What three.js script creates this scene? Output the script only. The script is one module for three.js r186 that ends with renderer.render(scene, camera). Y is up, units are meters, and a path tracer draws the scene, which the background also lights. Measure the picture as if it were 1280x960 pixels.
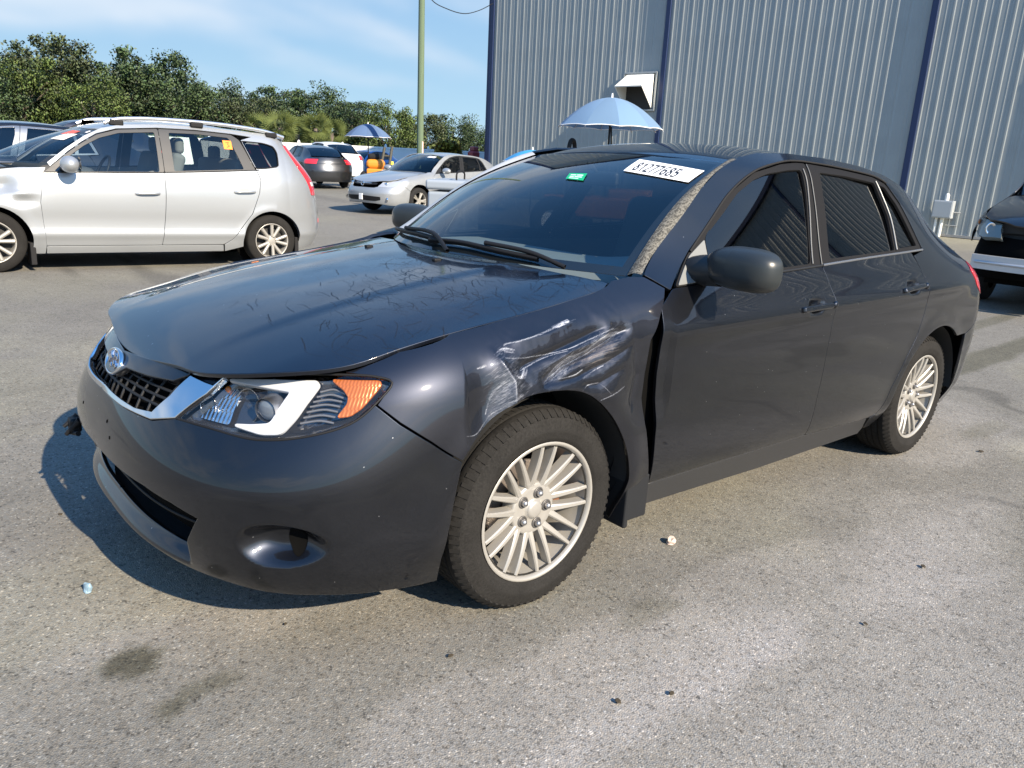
import * as THREE from 'three';
import { mergeGeometries } from 'three/addons/utils/BufferGeometryUtils.js';
import { RoundedBoxGeometry } from 'three/addons/geometries/RoundedBoxGeometry.js';

// ---------- camera ----------
const scene = new THREE.Scene();
const renderer = new THREE.WebGLRenderer({ antialias: true });
renderer.setSize(1024, 768);
renderer.toneMapping = THREE.LinearToneMapping;
renderer.toneMappingExposure = 2.2;
renderer.shadowMap.enabled = true;
const camera = new THREE.PerspectiveCamera(53.13, 4 / 3, 0.05, 1500);
camera.position.set(-1.43193, 1.3201, 2.35078);
camera.up.set(0.14769, 0.95852, -0.24378);
camera.lookAt(-1.43193 + 0.62624, 1.3201 - 0.28141, 2.35078 - 0.72707);

// ---------- seeded noise ----------
const clamp = (x, a, b) => Math.min(b, Math.max(a, x)), lerp = (a, b, t) => a + (b - a) * t;
const sstep = (a, b, x) => { const t = clamp((x - a) / (b - a), 0, 1); return t * t * (3 - 2 * t); };
const gau = (x, s) => Math.exp(-x * x / (s * s));
let seed = 7;
function rnd() { seed = (seed * 1664525 + 1013904223) >>> 0; return seed / 4294967296; }
const hash2 = (x, y, s = 0) => { let h = Math.imul(x, 374761393) + Math.imul(y, 668265263) + Math.imul(s, 2147483647 ^ 974634) | 0; h = Math.imul(h ^ (h >>> 13), 1274126177); h ^= h >>> 16; return (h >>> 0) / 4294967296; };
function vnoise(x, y, s = 0, per = 0) {
  const xi = Math.floor(x), yi = Math.floor(y), fx = x - xi, fy = y - yi, u = fx * fx * (3 - 2 * fx), v = fy * fy * (3 - 2 * fy), w = a => per ? ((a % per) + per) % per : a;
  const a = hash2(w(xi), w(yi), s), b = hash2(w(xi + 1), w(yi), s), c = hash2(w(xi), w(yi + 1), s), d = hash2(w(xi + 1), w(yi + 1), s);
  return a + (b - a) * u + (c - a) * v + (a - b - c + d) * u * v;
}
function fbm(x, y, o = 4, s = 0, per = 0) { let t = 0, a = .5, n = 0; for (let i = 0; i < o; i++) { t += a * vnoise(x, y, s + i * 17, per); n += a; a *= .5; x *= 2; y *= 2; per *= 2; } return t / n; }

// ---------- sky: clear, pale near the horizon, thin streaks of cirrus ----------
const SUN = new THREE.Vector3(.045, 1, 1.55).normalize();
{
  const W = 1024, Hh = 512, d = new Float32Array(W * Hh * 4), k = .505;
  for (let j = 0; j < Hh; j++) for (let i = 0; i < W; i++) {
    const el = ((j + .5) / Hh - .5) * Math.PI, az = ((i + .5) / W - .5) * 2 * Math.PI, y = Math.sin(el), c = Math.cos(el), dx = c * Math.cos(az), dz = c * Math.sin(az);
    const e = Math.max(0, y), t = 1 - Math.exp(-e * 3.3);
    let r = .50 + (.065 - .50) * t, g = .73 + (.27 - .73) * t, b = .86 + (.70 - .86) * t;
    const px = dx / (e + .16), pz = dz / (e + .16);
    let f = fbm(px * .9 + fbm(px * .6, pz * .6, 3, 5) * 1.6, pz * 1.7 + fbm(px * .5, pz * .5, 3, 9) * 1.4, 6, 31);
    let cl = Math.max(0, (f - .40) / .28); cl = Math.min(1, cl) * (.30 + .5 * fbm(px * 5, pz * 9, 3, 77)) * Math.min(1, e * 7 + .05);
    cl = Math.min(.75, cl * 1.3) * (1 - .85 * sstep(.30, .62, y));
    r += (.72 - r) * cl; g += (.80 - g) * cl; b += (.90 - b) * cl;
    { const q = Math.acos(clamp(dx * SUN.x + y * SUN.y + dz * SUN.z, -1, 1)), w = 1 + 1.1 * gau(q, .85) + 1.2 * gau(q, .28); r *= w; g *= w; b *= w; }   // brighter towards the sun
    if (y < 0) { r = .34; g = .36; b = .36; }
    const o = (j * W + i) * 4; d[o] = r * k; d[o + 1] = g * k; d[o + 2] = b * k; d[o + 3] = 1;
  }
  const sky = new THREE.DataTexture(d, W, Hh, THREE.RGBAFormat, THREE.FloatType);
  sky.mapping = THREE.EquirectangularReflectionMapping; sky.magFilter = sky.minFilter = THREE.LinearFilter; sky.needsUpdate = true;
  scene.background = sky; scene.environment = sky;
}
const sun = new THREE.DirectionalLight(0xffeed4, 5);
sun.position.copy(SUN).multiplyScalar(60); sun.castShadow = true;
sun.shadow.mapSize.set(4096, 4096); Object.assign(sun.shadow.camera, { left: -35, right: 35, top: 30, bottom: -30, near: 1, far: 160 });
scene.add(sun);

// ---------- building blocks ----------
const names = {};
function numbered(n) { const k = names[n] = (names[n] ?? -1) + 1; return k ? `${n}_${String(k).padStart(3, '0')}` : n; }
function tag(o, label, category, group) { o.userData.label = label; if (category) o.userData.category = category; if (group) o.userData.group = group; return o; }
function thing(name, label, category, pos = [0, 0, 0], turn = 0, group) { const o = new THREE.Group(); o.name = numbered(name); o.position.set(...pos); o.rotation.y = turn; scene.add(o); return tag(o, label, category, group); }
function part(name, geo, mat, parent, label) { const m = new THREE.Mesh(geo, mat); m.name = name; parent.add(m); if (label) m.userData.label = label; return m; }
function structure(name, geo, mat) { const m = new THREE.Mesh(geo, mat); m.name = name; m.userData.kind = 'structure'; scene.add(m); return m; }
const rgb = (r, g, b) => new THREE.Color().setRGB(r, g, b);
const std = (r, g, b, roughness = .6, metalness = 0, more = {}) => new THREE.MeshStandardMaterial({ color: rgb(r, g, b), roughness, metalness, ...more });
const phy = (r, g, b, roughness, metalness, more = {}) => new THREE.MeshPhysicalMaterial({ color: rgb(r, g, b), roughness, metalness, ...more });
const merge = a => { const l = a.map(g => { g = g.index ? g.toNonIndexed() : g; for (const k of Object.keys(g.attributes)) if (!['position', 'normal', 'uv'].includes(k)) g.deleteAttribute(k); if (!g.attributes.uv) g.setAttribute('uv', new THREE.BufferAttribute(new Float32Array(g.attributes.position.count * 2), 2)); return g; }); return l.length === 1 ? l[0] : mergeGeometries(l); };
const move = (g, x, y, z) => g.translate(x, y, z);
function box(w, h, d, x = 0, y = 0, z = 0) { return new THREE.BoxGeometry(w, h, d).translate(x, y, z); }
function rbox(w, h, d, r = .01, x = 0, y = 0, z = 0, seg = 2) { return new RoundedBoxGeometry(w, h, d, seg, Math.min(r, w / 2.01, h / 2.01, d / 2.01)).translate(x, y, z); }
function tube(pts, r, seg = 24, rad = 8, closed = false) { return new THREE.TubeGeometry(new THREE.CatmullRomCurve3(pts.map(p => new THREE.Vector3(...p)), closed), seg, r, rad, closed); }
function rod(a, b, r, r2 = r, n = 10) { const A = new THREE.Vector3(...a), Bv = new THREE.Vector3(...b), d = Bv.clone().sub(A), g = new THREE.CylinderGeometry(r2, r, d.length(), n); g.translate(0, d.length() / 2, 0); g.applyQuaternion(new THREE.Quaternion().setFromUnitVectors(new THREE.Vector3(0, 1, 0), d.normalize())); return g.translate(...a); }
function lathe(prof, n = 48) { return new THREE.LatheGeometry(prof.map(p => new THREE.Vector2(p[0], p[1])), n); }
function canvasTex(w, h, draw, srgb = true) { const c = document.createElement('canvas'); c.width = w; c.height = h; const g = c.getContext('2d'); draw(g, w, h); const t = new THREE.CanvasTexture(c); if (srgb) t.colorSpace = THREE.SRGBColorSpace; t.anisotropy = 8; return t; }
function dataTex(n, fn, srgb = true, m = n) { const d = new Uint8Array(n * m * 4); for (let j = 0; j < m; j++) for (let i = 0; i < n; i++) { const v = fn(i, j), o = (j * n + i) * 4; d[o] = clamp(v[0], 0, 1) * 255; d[o + 1] = clamp(v[1], 0, 1) * 255; d[o + 2] = clamp(v[2], 0, 1) * 255; d[o + 3] = 255; } const t = new THREE.DataTexture(d, n, m); t.wrapS = t.wrapT = THREE.RepeatWrapping; t.magFilter = THREE.LinearFilter; t.minFilter = THREE.LinearMipmapLinearFilter; t.generateMipmaps = true; if (srgb) t.colorSpace = THREE.SRGBColorSpace; t.needsUpdate = true; return t; }
const toS = l => l <= .0031308 ? l * 12.92 : 1.055 * Math.pow(l, 1 / 2.4) - .055;
// ---------- splines and the body surfaces of the dark sedan (car frame: x to the rear, y up, z to its near side) ----------
function spline(xs, ys) {                       // natural cubic spline
  const n = xs.length, a = ys.slice(), b = new Array(n), d = new Array(n), h = [], al = [], c = new Array(n).fill(0), l = [1], mu = [0], q = [0];
  for (let i = 0; i < n - 1; i++) h[i] = xs[i + 1] - xs[i];
  for (let i = 1; i < n - 1; i++) al[i] = 3 / h[i] * (a[i + 1] - a[i]) - 3 / h[i - 1] * (a[i] - a[i - 1]);
  for (let i = 1; i < n - 1; i++) { l[i] = 2 * (xs[i + 1] - xs[i - 1]) - h[i - 1] * mu[i - 1]; mu[i] = h[i] / l[i]; q[i] = (al[i] - h[i - 1] * q[i - 1]) / l[i]; }
  for (let j = n - 2; j >= 0; j--) { c[j] = (q[j] || 0) - (mu[j] || 0) * c[j + 1]; b[j] = (a[j + 1] - a[j]) / h[j] - h[j] * (c[j + 1] + 2 * c[j]) / 3; d[j] = (c[j + 1] - c[j]) / (3 * h[j]); }
  return x => {
    if (x <= xs[0]) return a[0] + b[0] * (x - xs[0]);
    if (x >= xs[n - 1]) { const k = n - 2, t = h[k]; return a[n - 1] + (b[k] + 2 * c[k] * t + 3 * d[k] * t * t) * (x - xs[n - 1]); }
    let lo = 0, hi = n - 1; while (hi - lo > 1) { const m = (lo + hi) >> 1; if (xs[m] <= x) lo = m; else hi = m; }
    const t = x - xs[lo]; return a[lo] + t * (b[lo] + t * (c[lo] + t * d[lo]));
  };
}
function cub(p0, p1, p2, p3, t) { return p1 + .5 * t * (p2 - p0 + t * (2 * p0 - 5 * p1 + 4 * p2 - p3 + t * (3 * (p1 - p2) + p3 - p0))); }
// A car's skin as one surface B(u, v): v is the height, u runs along the side (u = x) and on round the nose and the tail to their middles.
function makeBody({ YL, ST, nose, tail, FX, RX, arcA, wf, wr, noseN, tailN = 2.5, crease, flareA = [.010, .008] }) {
  const Sx = YL.map((_, k) => spline(ST.map(s => s[0]), ST.map(s => s[1][k])));
  const x0 = FX - .32, x1 = RX + .2, nx = Math.round((x1 - x0) / .01), y0 = YL[0] - .04, y1 = YL[YL.length - 1] + .06, ny = Math.round((y1 - y0) / .01), g = new Float64Array(nx * ny);
  for (let i = 0; i < nx; i++) {
    const x = x0 + (x1 - x0) * i / (nx - 1), f = spline(YL, Sx.map(s => s(Math.max(x, FX) + (x < FX ? -.25 * (1 - Math.exp((x - FX) / .25)) : 0))));
    for (let j = 0; j < ny; j++) { const v = y0 + (y1 - y0) * j / (ny - 1); g[i * ny + j] = f(v) + (crease ? crease(x, v) : 0); }
  }
  function S(x, y) {
    const fx = clamp((x - x0) / (x1 - x0) * (nx - 1), 1, nx - 3), fy = clamp((y - y0) / (y1 - y0) * (ny - 1), 1, ny - 3);
    const i = Math.floor(fx), j = Math.floor(fy), tx = fx - i, ty = fy - j, r = [];
    for (let a = -1; a < 3; a++) { const o = (i + a) * ny + j; r.push(cub(g[o - 1], g[o], g[o + 1], g[o + 2], ty)); }
    return cub(r[0], r[1], r[2], r[3], tx);
  }
  const NOSE = spline(...nose), TAIL = spline(...tail), PW = 2 / 2.5;
  const th = [0], len = [0]; let px = arcA, pz = 0, L = 0;
  for (let i = 1; i <= 600; i++) { const t = i / 600 * Math.PI / 2, x = arcA * Math.pow(Math.cos(t), PW), z = .85 * Math.pow(Math.sin(t), PW); L += Math.hypot(x - px, z - pz); px = x; pz = z; th.push(t); len.push(L); }
  const theta = t => { const s = clamp(t, 0, 1) * L; let lo = 0, hi = 600; while (hi - lo > 1) { const m = (lo + hi) >> 1; if (len[m] <= s) lo = m; else hi = m; } return lerp(th[lo], th[hi], (s - len[lo]) / (len[hi] - len[lo] || 1)); };
  const flare = (x, y) => { const r = Math.hypot(x - wf[0], y - wf[1]), q = Math.hypot(x - wr[0], y - wr[1]), k = sstep(.2, .34, y); return flareA[0] * gau(r - .39, .05) * k + flareA[1] * gau(q - .37, .05) * k; };
  function B(u, v) {
    if (u < FX - L) { const p = B(2 * (FX - L) - u, v); return [p[0], p[1], -p[2]]; }
    if (u > RX + L) { const p = B(2 * (RX + L) - u, v); return [p[0], p[1], -p[2]]; }
    if (u < FX) {
      const t = theta((u - FX + L) / L), pw = 2 / noseN(v), c = Math.pow(Math.max(0, Math.cos(t)), pw), s = Math.pow(Math.max(0, Math.sin(t)), pw), x = FX - (FX - NOSE(v)) * c;
      return [x, v, (S(x, v) + flare(x, v)) * s];
    }
    if (u > RX) {
      const t = theta((RX + L - u) / L), pt = 2 / tailN, c = Math.pow(Math.max(0, Math.cos(t)), pt), s = Math.pow(Math.max(0, Math.sin(t)), pt), x = RX + (TAIL(v) - RX) * c;
      return [x, v, S(x, v) * s];
    }
    return [u, v, S(u, v) + flare(u, v)];
  }
  return { S, B, NOSE, TAIL, UC: FX - L, UT: RX + L, L, FX, RX };
}
const HERO = makeBody({
  YL: [.14, .24, .30, .42, .55, .68, .78, .86, .92, .97, 1.01, 1.10, 1.20, 1.30, 1.38, 1.44],
  ST: [
    [-.30, [.785, .826, .842, .856, .862, .856, .822, .746, .650, .555, .475, .30, .10, -.1, -.26, -.38]],
    [0.00, [.780, .826, .846, .866, .873, .870, .848, .798, .728, .655, .590, .44, .28, .12, 0, -.1]],
    [0.25, [.772, .818, .842, .863, .871, .871, .860, .828, .778, .716, .655, .55, .44, .34, .26, .2]],
    [0.50, [.765, .812, .839, .862, .870, .872, .868, .850, .818, .774, .735, .665, .61, .56, .52, .49]],
    [0.80, [.762, .810, .838, .862, .871, .873, .870, .855, .832, .802, .775, .722, .668, .612, .565, .52]],
    [1.20, [.760, .808, .838, .862, .872, .874, .872, .858, .837, .812, .790, .744, .696, .645, .597, .535]],
    [1.60, [.760, .808, .838, .862, .872, .875, .874, .861, .842, .818, .796, .750, .703, .654, .607, .548]],
    [2.00, [.760, .808, .838, .862, .872, .876, .876, .865, .847, .824, .802, .755, .705, .652, .602, .54]],
    [2.40, [.762, .810, .840, .864, .874, .877, .876, .867, .850, .828, .805, .753, .695, .63, .57, .50]],
    [2.80, [.765, .812, .840, .864, .872, .874, .872, .863, .845, .815, .780, .695, .610, .525, .45, .38]],
    [3.10, [.760, .802, .828, .852, .862, .864, .861, .845, .818, .772, .715, .585, .46, .35, .26, .18]],
  ],
  nose: [[.14, .20, .30, .42, .52, .60, .66, .70, .74, .78, .84, .90], [-.88, -.945, -.985, -1.000, -.995, -.970, -.938, -.905, -.858, -.80, -.68, -.53]],
  tail: [[.14, .25, .36, .50, .62, .70, .85, .98, 1.06, 1.15], [3.50, 3.57, 3.605, 3.615, 3.61, 3.58, 3.54, 3.50, 3.47, 3.42]],
  FX: -.3, RX: 3.05, arcA: .66, wf: [0, .315], wr: [2.62, .315], tailN: 2.12, noseN: v => lerp(2.65, 2.08, sstep(.46, .70, v)), crease: (x, v) => .0135 * gau(v - (.826 + .028 * (x - .45)), .042) * sstep(.25, .6, x) * sstep(3.1, 2.7, x),
});
// hood and roof: heights over the plan
const HE = spline([-1.0, -.75, -.6, -.44, -.19, .04, .23, .36], [.66, .745, .786, .831, .878, .913, .945, .967]);
const HC = spline([-.95, -.90, -.84, -.76, -.62, -.40, -.15, .10, .36], [.655, .708, .758, .799, .844, .892, .937, .973, 1.004]);
function H(x, z) { const q = Math.abs(z) / .74, f = 1 - Math.pow(q, 2.2); return lerp(HE(x), HC(x), clamp(f, -1, 1)); }
const RC = spline([.9, 1.05, 1.3, 1.6, 1.9, 2.2, 2.45, 2.7], [1.335, 1.392, 1.444, 1.464, 1.458, 1.428, 1.382, 1.31]);
function R(x, z) { return RC(x) - .052 * Math.pow(Math.abs(z) / .56, 2.4); }
// ---------- materials shared by several things ----------
const M = {
  black: phy(.010, .010, .011, .55, 0, { specularIntensity: .5 }), rubber: phy(.018, .018, .019, .85, 0, { specularIntensity: .4 }), trim: phy(.015, .016, .018, .55, 0, { specularIntensity: .5 }), gap: phy(.003, .003, .003, .95, 0, { specularIntensity: .15 }),
  chrome: std(.75, .76, .78, .08, 1), steel: std(.45, .45, .46, .35, 1), alloy: phy(.36, .345, .315, .42, .4, { clearcoat: .5, clearcoatRoughness: .25 }), disc: std(.22, .19, .17, .5, .8), rust: std(.16, .07, .04, .85),
  glass: phy(.72, .80, .80, .02, 0, { transmission: 1, thickness: 0, ior: 1.55 }), tint: phy(.05, .055, .06, .015, 0, { transmission: 1, thickness: 0, ior: 1.65 }), clear: phy(.95, .95, .95, .03, 0, { transmission: 1, thickness: 0, ior: 1.5 }),
  red: phy(.5, .015, .02, .12, 0, { clearcoat: 1 }), redLens: phy(.55, .02, .03, .15, 0, { clearcoat: 1, clearcoatRoughness: .05 }), amber: phy(.42, .11, .004, .18, 0, { clearcoat: 1 }), white: std(.8, .8, .79, .4), plastic: std(.05, .052, .055, .5),
  cloth: std(.055, .058, .062, .9), dash: std(.06, .07, .072, .7), under: std(.02, .02, .02, .9),
};
// ---------- trimmed panels: a polygon in (u, v), meshed finely and laid on a surface ----------
const sub3 = (a, b) => [a[0] - b[0], a[1] - b[1], a[2] - b[2]], cross3 = (a, b) => [a[1] * b[2] - a[2] * b[1], a[2] * b[0] - a[0] * b[2], a[0] * b[1] - a[1] * b[0]];
const norm3 = a => { const l = Math.hypot(...a) || 1; return [a[0] / l, a[1] / l, a[2] / l]; };
function frame3(fn, u, v) { const e = 1.5e-3, a = fn(u - e, v), b = fn(u + e, v), c = fn(u, v - e), d = fn(u, v + e), du = sub3(b, a).map(x => x / 2 / e), dv = sub3(d, c).map(x => x / 2 / e); return { du, dv, n: norm3(cross3(du, dv)) }; }
const offset = (fn, d) => (u, v) => { const p = fn(u, v), n = frame3(fn, u, v).n, k = typeof d === 'function' ? d(u, v) : d; return [p[0] + n[0] * k, p[1] + n[1] * k, p[2] + n[2] * k]; };
const area2 = p => { let a = 0; for (let i = 0; i < p.length; i++) { const q = p[(i + 1) % p.length]; a += p[i][0] * q[1] - q[0] * p[i][1]; } return a / 2; };
function dense(p, h) { const r = []; p.forEach((a, i) => { const b = p[(i + 1) % p.length], n = Math.max(1, Math.ceil(Math.hypot(b[0] - a[0], b[1] - a[1]) / h)); for (let k = 0; k < n; k++) r.push([a[0] + (b[0] - a[0]) * k / n, a[1] + (b[1] - a[1]) * k / n]); }); return r; }
function round2(p, r, k = 4) {                    // round every corner of a closed polygon (points may carry their own radius)
  const o = [], n = p.length;
  for (let i = 0; i < n; i++) {
    const a = p[(i + n - 1) % n], b = p[i], c = p[(i + 1) % n], rr = b[2] ?? r, la = Math.hypot(a[0] - b[0], a[1] - b[1]), lc = Math.hypot(c[0] - b[0], c[1] - b[1]), t = Math.min(rr, la * .45, lc * .45);
    if (t < 1e-4) { o.push([b[0], b[1]]); continue; }
    const A = [b[0] + (a[0] - b[0]) * t / la, b[1] + (a[1] - b[1]) * t / la], C = [b[0] + (c[0] - b[0]) * t / lc, b[1] + (c[1] - b[1]) * t / lc];
    for (let s = 0; s <= k; s++) { const f = s / k; o.push([(1 - f) ** 2 * A[0] + 2 * f * (1 - f) * b[0] + f * f * C[0], (1 - f) ** 2 * A[1] + 2 * f * (1 - f) * b[1] + f * f * C[1]]); }
  }
  return o;
}
function curve2(p, n = 6, closed = false) {       // a smooth line through points
  const o = [], m = p.length;
  for (let i = 0; i < (closed ? m : m - 1); i++) { const g = k => closed ? p[(k + m) % m] : p[clamp(k, 0, m - 1)]; for (let s = 0; s < n; s++) { const t = s / n; o.push([cub(g(i - 1)[0], g(i)[0], g(i + 1)[0], g(i + 2)[0], t), cub(g(i - 1)[1], g(i)[1], g(i + 1)[1], g(i + 2)[1], t)]); } }
  if (!closed) o.push(p[m - 1].slice(0, 2));
  return o;
}
function inset2(p, d) {
  const n = p.length, s = area2(p) > 0 ? 1 : -1;
  return p.map((b, i) => { const a = p[(i + n - 1) % n], c = p[(i + 1) % n], e = norm3([b[0] - a[0], b[1] - a[1], 0]), f = norm3([c[0] - b[0], c[1] - b[1], 0]), nx = -(e[1] + f[1]) * s, ny = (e[0] + f[0]) * s, l = Math.hypot(nx, ny) || 1, k = 1 / Math.max(.5, Math.hypot(e[0] + f[0], e[1] + f[1]) / 2); return [b[0] + nx / l * d * k, b[1] + ny / l * d * k]; });
}
const arc2 = (cx, cy, r, a0, a1, n = 24, ry = r) => Array.from({ length: n + 1 }, (_, i) => { const a = (a0 + (a1 - a0) * i / n) * Math.PI / 180; return [cx + r * Math.cos(a), cy + ry * Math.sin(a)]; });
function panel(loops, fn, { h = .025, gap = .002, lip = .012, bev = .0016, flip = false, uvBox = null, mirror = false, hv = h } = {}) {
  if (typeof loops[0][0] === 'number') loops = [loops];
  loops = loops.map((l, k) => { let p = l.map(q => [q[0], q[1]]); if ((area2(p) > 0) !== (k === 0)) p.reverse(); p = dense(p, Math.min(h, hv)); if (gap) p = k === 0 ? inset2(p, gap) : inset2(p, -gap); return p; });
  // one polygon: holes joined by slits
  let poly = loops[0].slice();
  for (const hole of loops.slice(1)) { let best = [1e9, 0, 0]; poly.forEach((a, i) => hole.forEach((b, j) => { const d = (a[0] - b[0]) ** 2 + (a[1] - b[1]) ** 2; if (d < best[0]) best = [d, i, j]; })); const [, i, j] = best; poly = [...poly.slice(0, i + 1), ...hole.slice(j), ...hole.slice(0, j + 1), ...poly.slice(i)]; }
  let u0 = 1e9, u1 = -1e9, v0 = 1e9, v1 = -1e9; for (const [u, v] of loops[0]) { u0 = Math.min(u0, u); u1 = Math.max(u1, u); v0 = Math.min(v0, v); v1 = Math.max(v1, v); }
  const ox = u0 - h * .37, oy = v0 - hv * .37, nx = Math.ceil((u1 - ox) / h) + 1, ny = Math.ceil((v1 - oy) / hv) + 1;
  const crossed = new Uint8Array(nx * ny);
  for (const l of loops) l.forEach((a, i) => { const b = l[(i + 1) % l.length], i0 = Math.floor((Math.min(a[0], b[0]) - ox) / h - 1e-6), i1 = Math.floor((Math.max(a[0], b[0]) - ox) / h + 1e-6), j0 = Math.floor((Math.min(a[1], b[1]) - oy) / hv - 1e-6), j1 = Math.floor((Math.max(a[1], b[1]) - oy) / hv + 1e-6); for (let p = i0; p <= i1; p++) for (let q = j0; q <= j1; q++) if (p >= 0 && q >= 0 && p < nx && q < ny) crossed[p * ny + q] = 1; });
  const inside = (x, y) => { let c = false; for (const l of loops) for (let i = 0, j = l.length - 1; i < l.length; j = i++) { const a = l[i], b = l[j]; if ((a[1] > y) !== (b[1] > y) && x < (b[0] - a[0]) * (y - a[1]) / (b[1] - a[1]) + a[0]) c = !c; } return c; };
  const pos = [], nor = [], uv = [], idx = [], map = new Map(), s = flip ? -1 : 1;
  const put = (P, n, u, v) => { pos.push(P[0], P[1], P[2]); nor.push(n[0] * s, n[1] * s, n[2] * s); if (uvBox) uv.push((u - uvBox[0]) / (uvBox[1] - uvBox[0]), (v - uvBox[2]) / (uvBox[3] - uvBox[2])); else uv.push(u, v); return pos.length / 3 - 1; };
  const vert = (u, v) => { const k = Math.round(u * 1e5) + ',' + Math.round(v * 1e5); let r = map.get(k); if (r === undefined) { r = put(fn(u, v), frame3(fn, u, v).n, u, v); map.set(k, r); } return r; };
  const tri = (a, b, c) => { if (a !== b && b !== c && a !== c) flip ? idx.push(a, c, b) : idx.push(a, b, c); };
  const clip = (p, ax, val, sg) => { const o = []; for (let i = 0; i < p.length; i++) { const a = p[i], b = p[(i + 1) % p.length], da = (a[ax] - val) * sg, db = (b[ax] - val) * sg; if (da >= 0) o.push(a); if ((da > 0 && db < 0) || (da < 0 && db > 0)) { const t = da / (da - db); o.push([a[0] + (b[0] - a[0]) * t, a[1] + (b[1] - a[1]) * t]); } } return o; };
  for (let p = 0; p < nx; p++) {
    const x0 = ox + p * h, x1 = x0 + h; let strip = null, state = null;
    for (let q = 0; q < ny; q++) {
      const y0 = oy + q * hv, y1 = y0 + hv;
      if (!crossed[p * ny + q]) { if (state === null) state = inside(x0 + h / 2, y0 + hv / 2); if (state) { const a = vert(x0, y0), b = vert(x1, y0), c = vert(x1, y1), d = vert(x0, y1); tri(a, b, c); tri(a, c, d); } continue; }
      state = null;
      strip = strip || clip(clip(poly, 0, x0, 1), 0, x1, -1);
      const c = clip(clip(strip, 1, y0, 1), 1, y1, -1).filter((a, i, l) => { const b = l[(i + 1) % l.length]; return Math.hypot(a[0] - b[0], a[1] - b[1]) > 1e-6; });
      if (c.length < 3 || Math.abs(area2(c)) < 1e-9) continue;
      for (const t of THREE.ShapeUtils.triangulateShape(c.map(a => new THREE.Vector2(a[0], a[1])), [])) { const A = c[t[0]], Bq = c[t[1]], C = c[t[2]], ar = (Bq[0] - A[0]) * (C[1] - A[1]) - (C[0] - A[0]) * (Bq[1] - A[1]); if (Math.abs(ar) < 1e-10) continue; ar > 0 ? tri(vert(...A), vert(...Bq), vert(...C)) : tri(vert(...A), vert(...C), vert(...Bq)); }
    }
  }
  if (lip) for (const l of loops) {               // the folded edge round the panel, its corner a little rounded
    const rings = l.map((b, i) => {
      const a = l[(i + l.length - 1) % l.length], c = l[(i + 1) % l.length], t = norm3([c[0] - a[0], c[1] - a[1], 0]), o2 = [t[1], -t[0]], P = fn(b[0], b[1]), f = frame3(fn, b[0], b[1]), n = f.n.map(x => x * s), T = norm3([0, 1, 2].map(k => f.du[k] * o2[0] + f.dv[k] * o2[1]));
      const at = (x, y) => [0, 1, 2].map(k => P[k] + T[k] * x - n[k] * y), nm = (x, y) => norm3([0, 1, 2].map(k => T[k] * x + n[k] * y)), raw = (p, m) => put(p, m.map(q => q * s), b[0], b[1]);
      return [raw(P, n), raw(at(bev * .7, bev * .3), nm(.7, .7)), raw(at(bev, bev), nm(1, .1)), raw(at(bev, lip), nm(1, 0))];
    });
    rings.forEach((r, i) => { const q = rings[(i + 1) % rings.length]; for (let k = 0; k < 3; k++) { tri(r[k], r[k + 1], q[k]); tri(q[k], r[k + 1], q[k + 1]); } });
  }
  const g = new THREE.BufferGeometry();
  g.setAttribute('position', new THREE.BufferAttribute(new Float32Array(pos), 3)); g.setAttribute('normal', new THREE.BufferAttribute(new Float32Array(nor), 3)); g.setAttribute('uv', new THREE.BufferAttribute(new Float32Array(uv), 2)); g.setIndex(idx);
  return mirror ? mirrored(g) : g;
}
function mirrored(g) { g = g.clone(); const p = g.attributes.position, n = g.attributes.normal, x = g.index; for (let i = 0; i < p.count; i++) { p.setZ(i, -p.getZ(i)); n.setZ(i, -n.getZ(i)); } if (x) for (let i = 0; i < x.count; i += 3) { const t = x.getX(i + 1); x.setX(i + 1, x.getX(i + 2)); x.setX(i + 2, t); } return g; }
function strip3(a, b, flip = false) {             // a band between two lines of points
  const pos = [], uv = [], idx = []; a.forEach((p, i) => { pos.push(...p, ...b[i]); uv.push(i / (a.length - 1), 0, i / (a.length - 1), 1); if (i) { const k = i * 2; flip ? idx.push(k - 2, k, k - 1, k - 1, k, k + 1) : idx.push(k - 2, k - 1, k, k, k - 1, k + 1); } });
  const g = new THREE.BufferGeometry(); g.setAttribute('position', new THREE.BufferAttribute(new Float32Array(pos), 3)); g.setAttribute('uv', new THREE.BufferAttribute(new Float32Array(uv), 2)); g.setIndex(idx); g.computeVertexNormals(); return g;
}
function grid3(fn, nu, nv, flip = false) {        // a patch from fn(s, t), s and t in 0..1
  const pos = [], uv = [], idx = []; for (let i = 0; i <= nu; i++) for (let j = 0; j <= nv; j++) { pos.push(...fn(i / nu, j / nv)); uv.push(i / nu, j / nv); if (i && j) { const a = (i - 1) * (nv + 1) + j - 1, b = a + 1, c = i * (nv + 1) + j - 1, d = c + 1; flip ? idx.push(a, b, c, b, d, c) : idx.push(a, c, b, b, c, d); } }
  const g = new THREE.BufferGeometry(); g.setAttribute('position', new THREE.BufferAttribute(new Float32Array(pos), 3)); g.setAttribute('uv', new THREE.BufferAttribute(new Float32Array(uv), 2)); g.setIndex(idx); g.computeVertexNormals(); return g;
}
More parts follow.
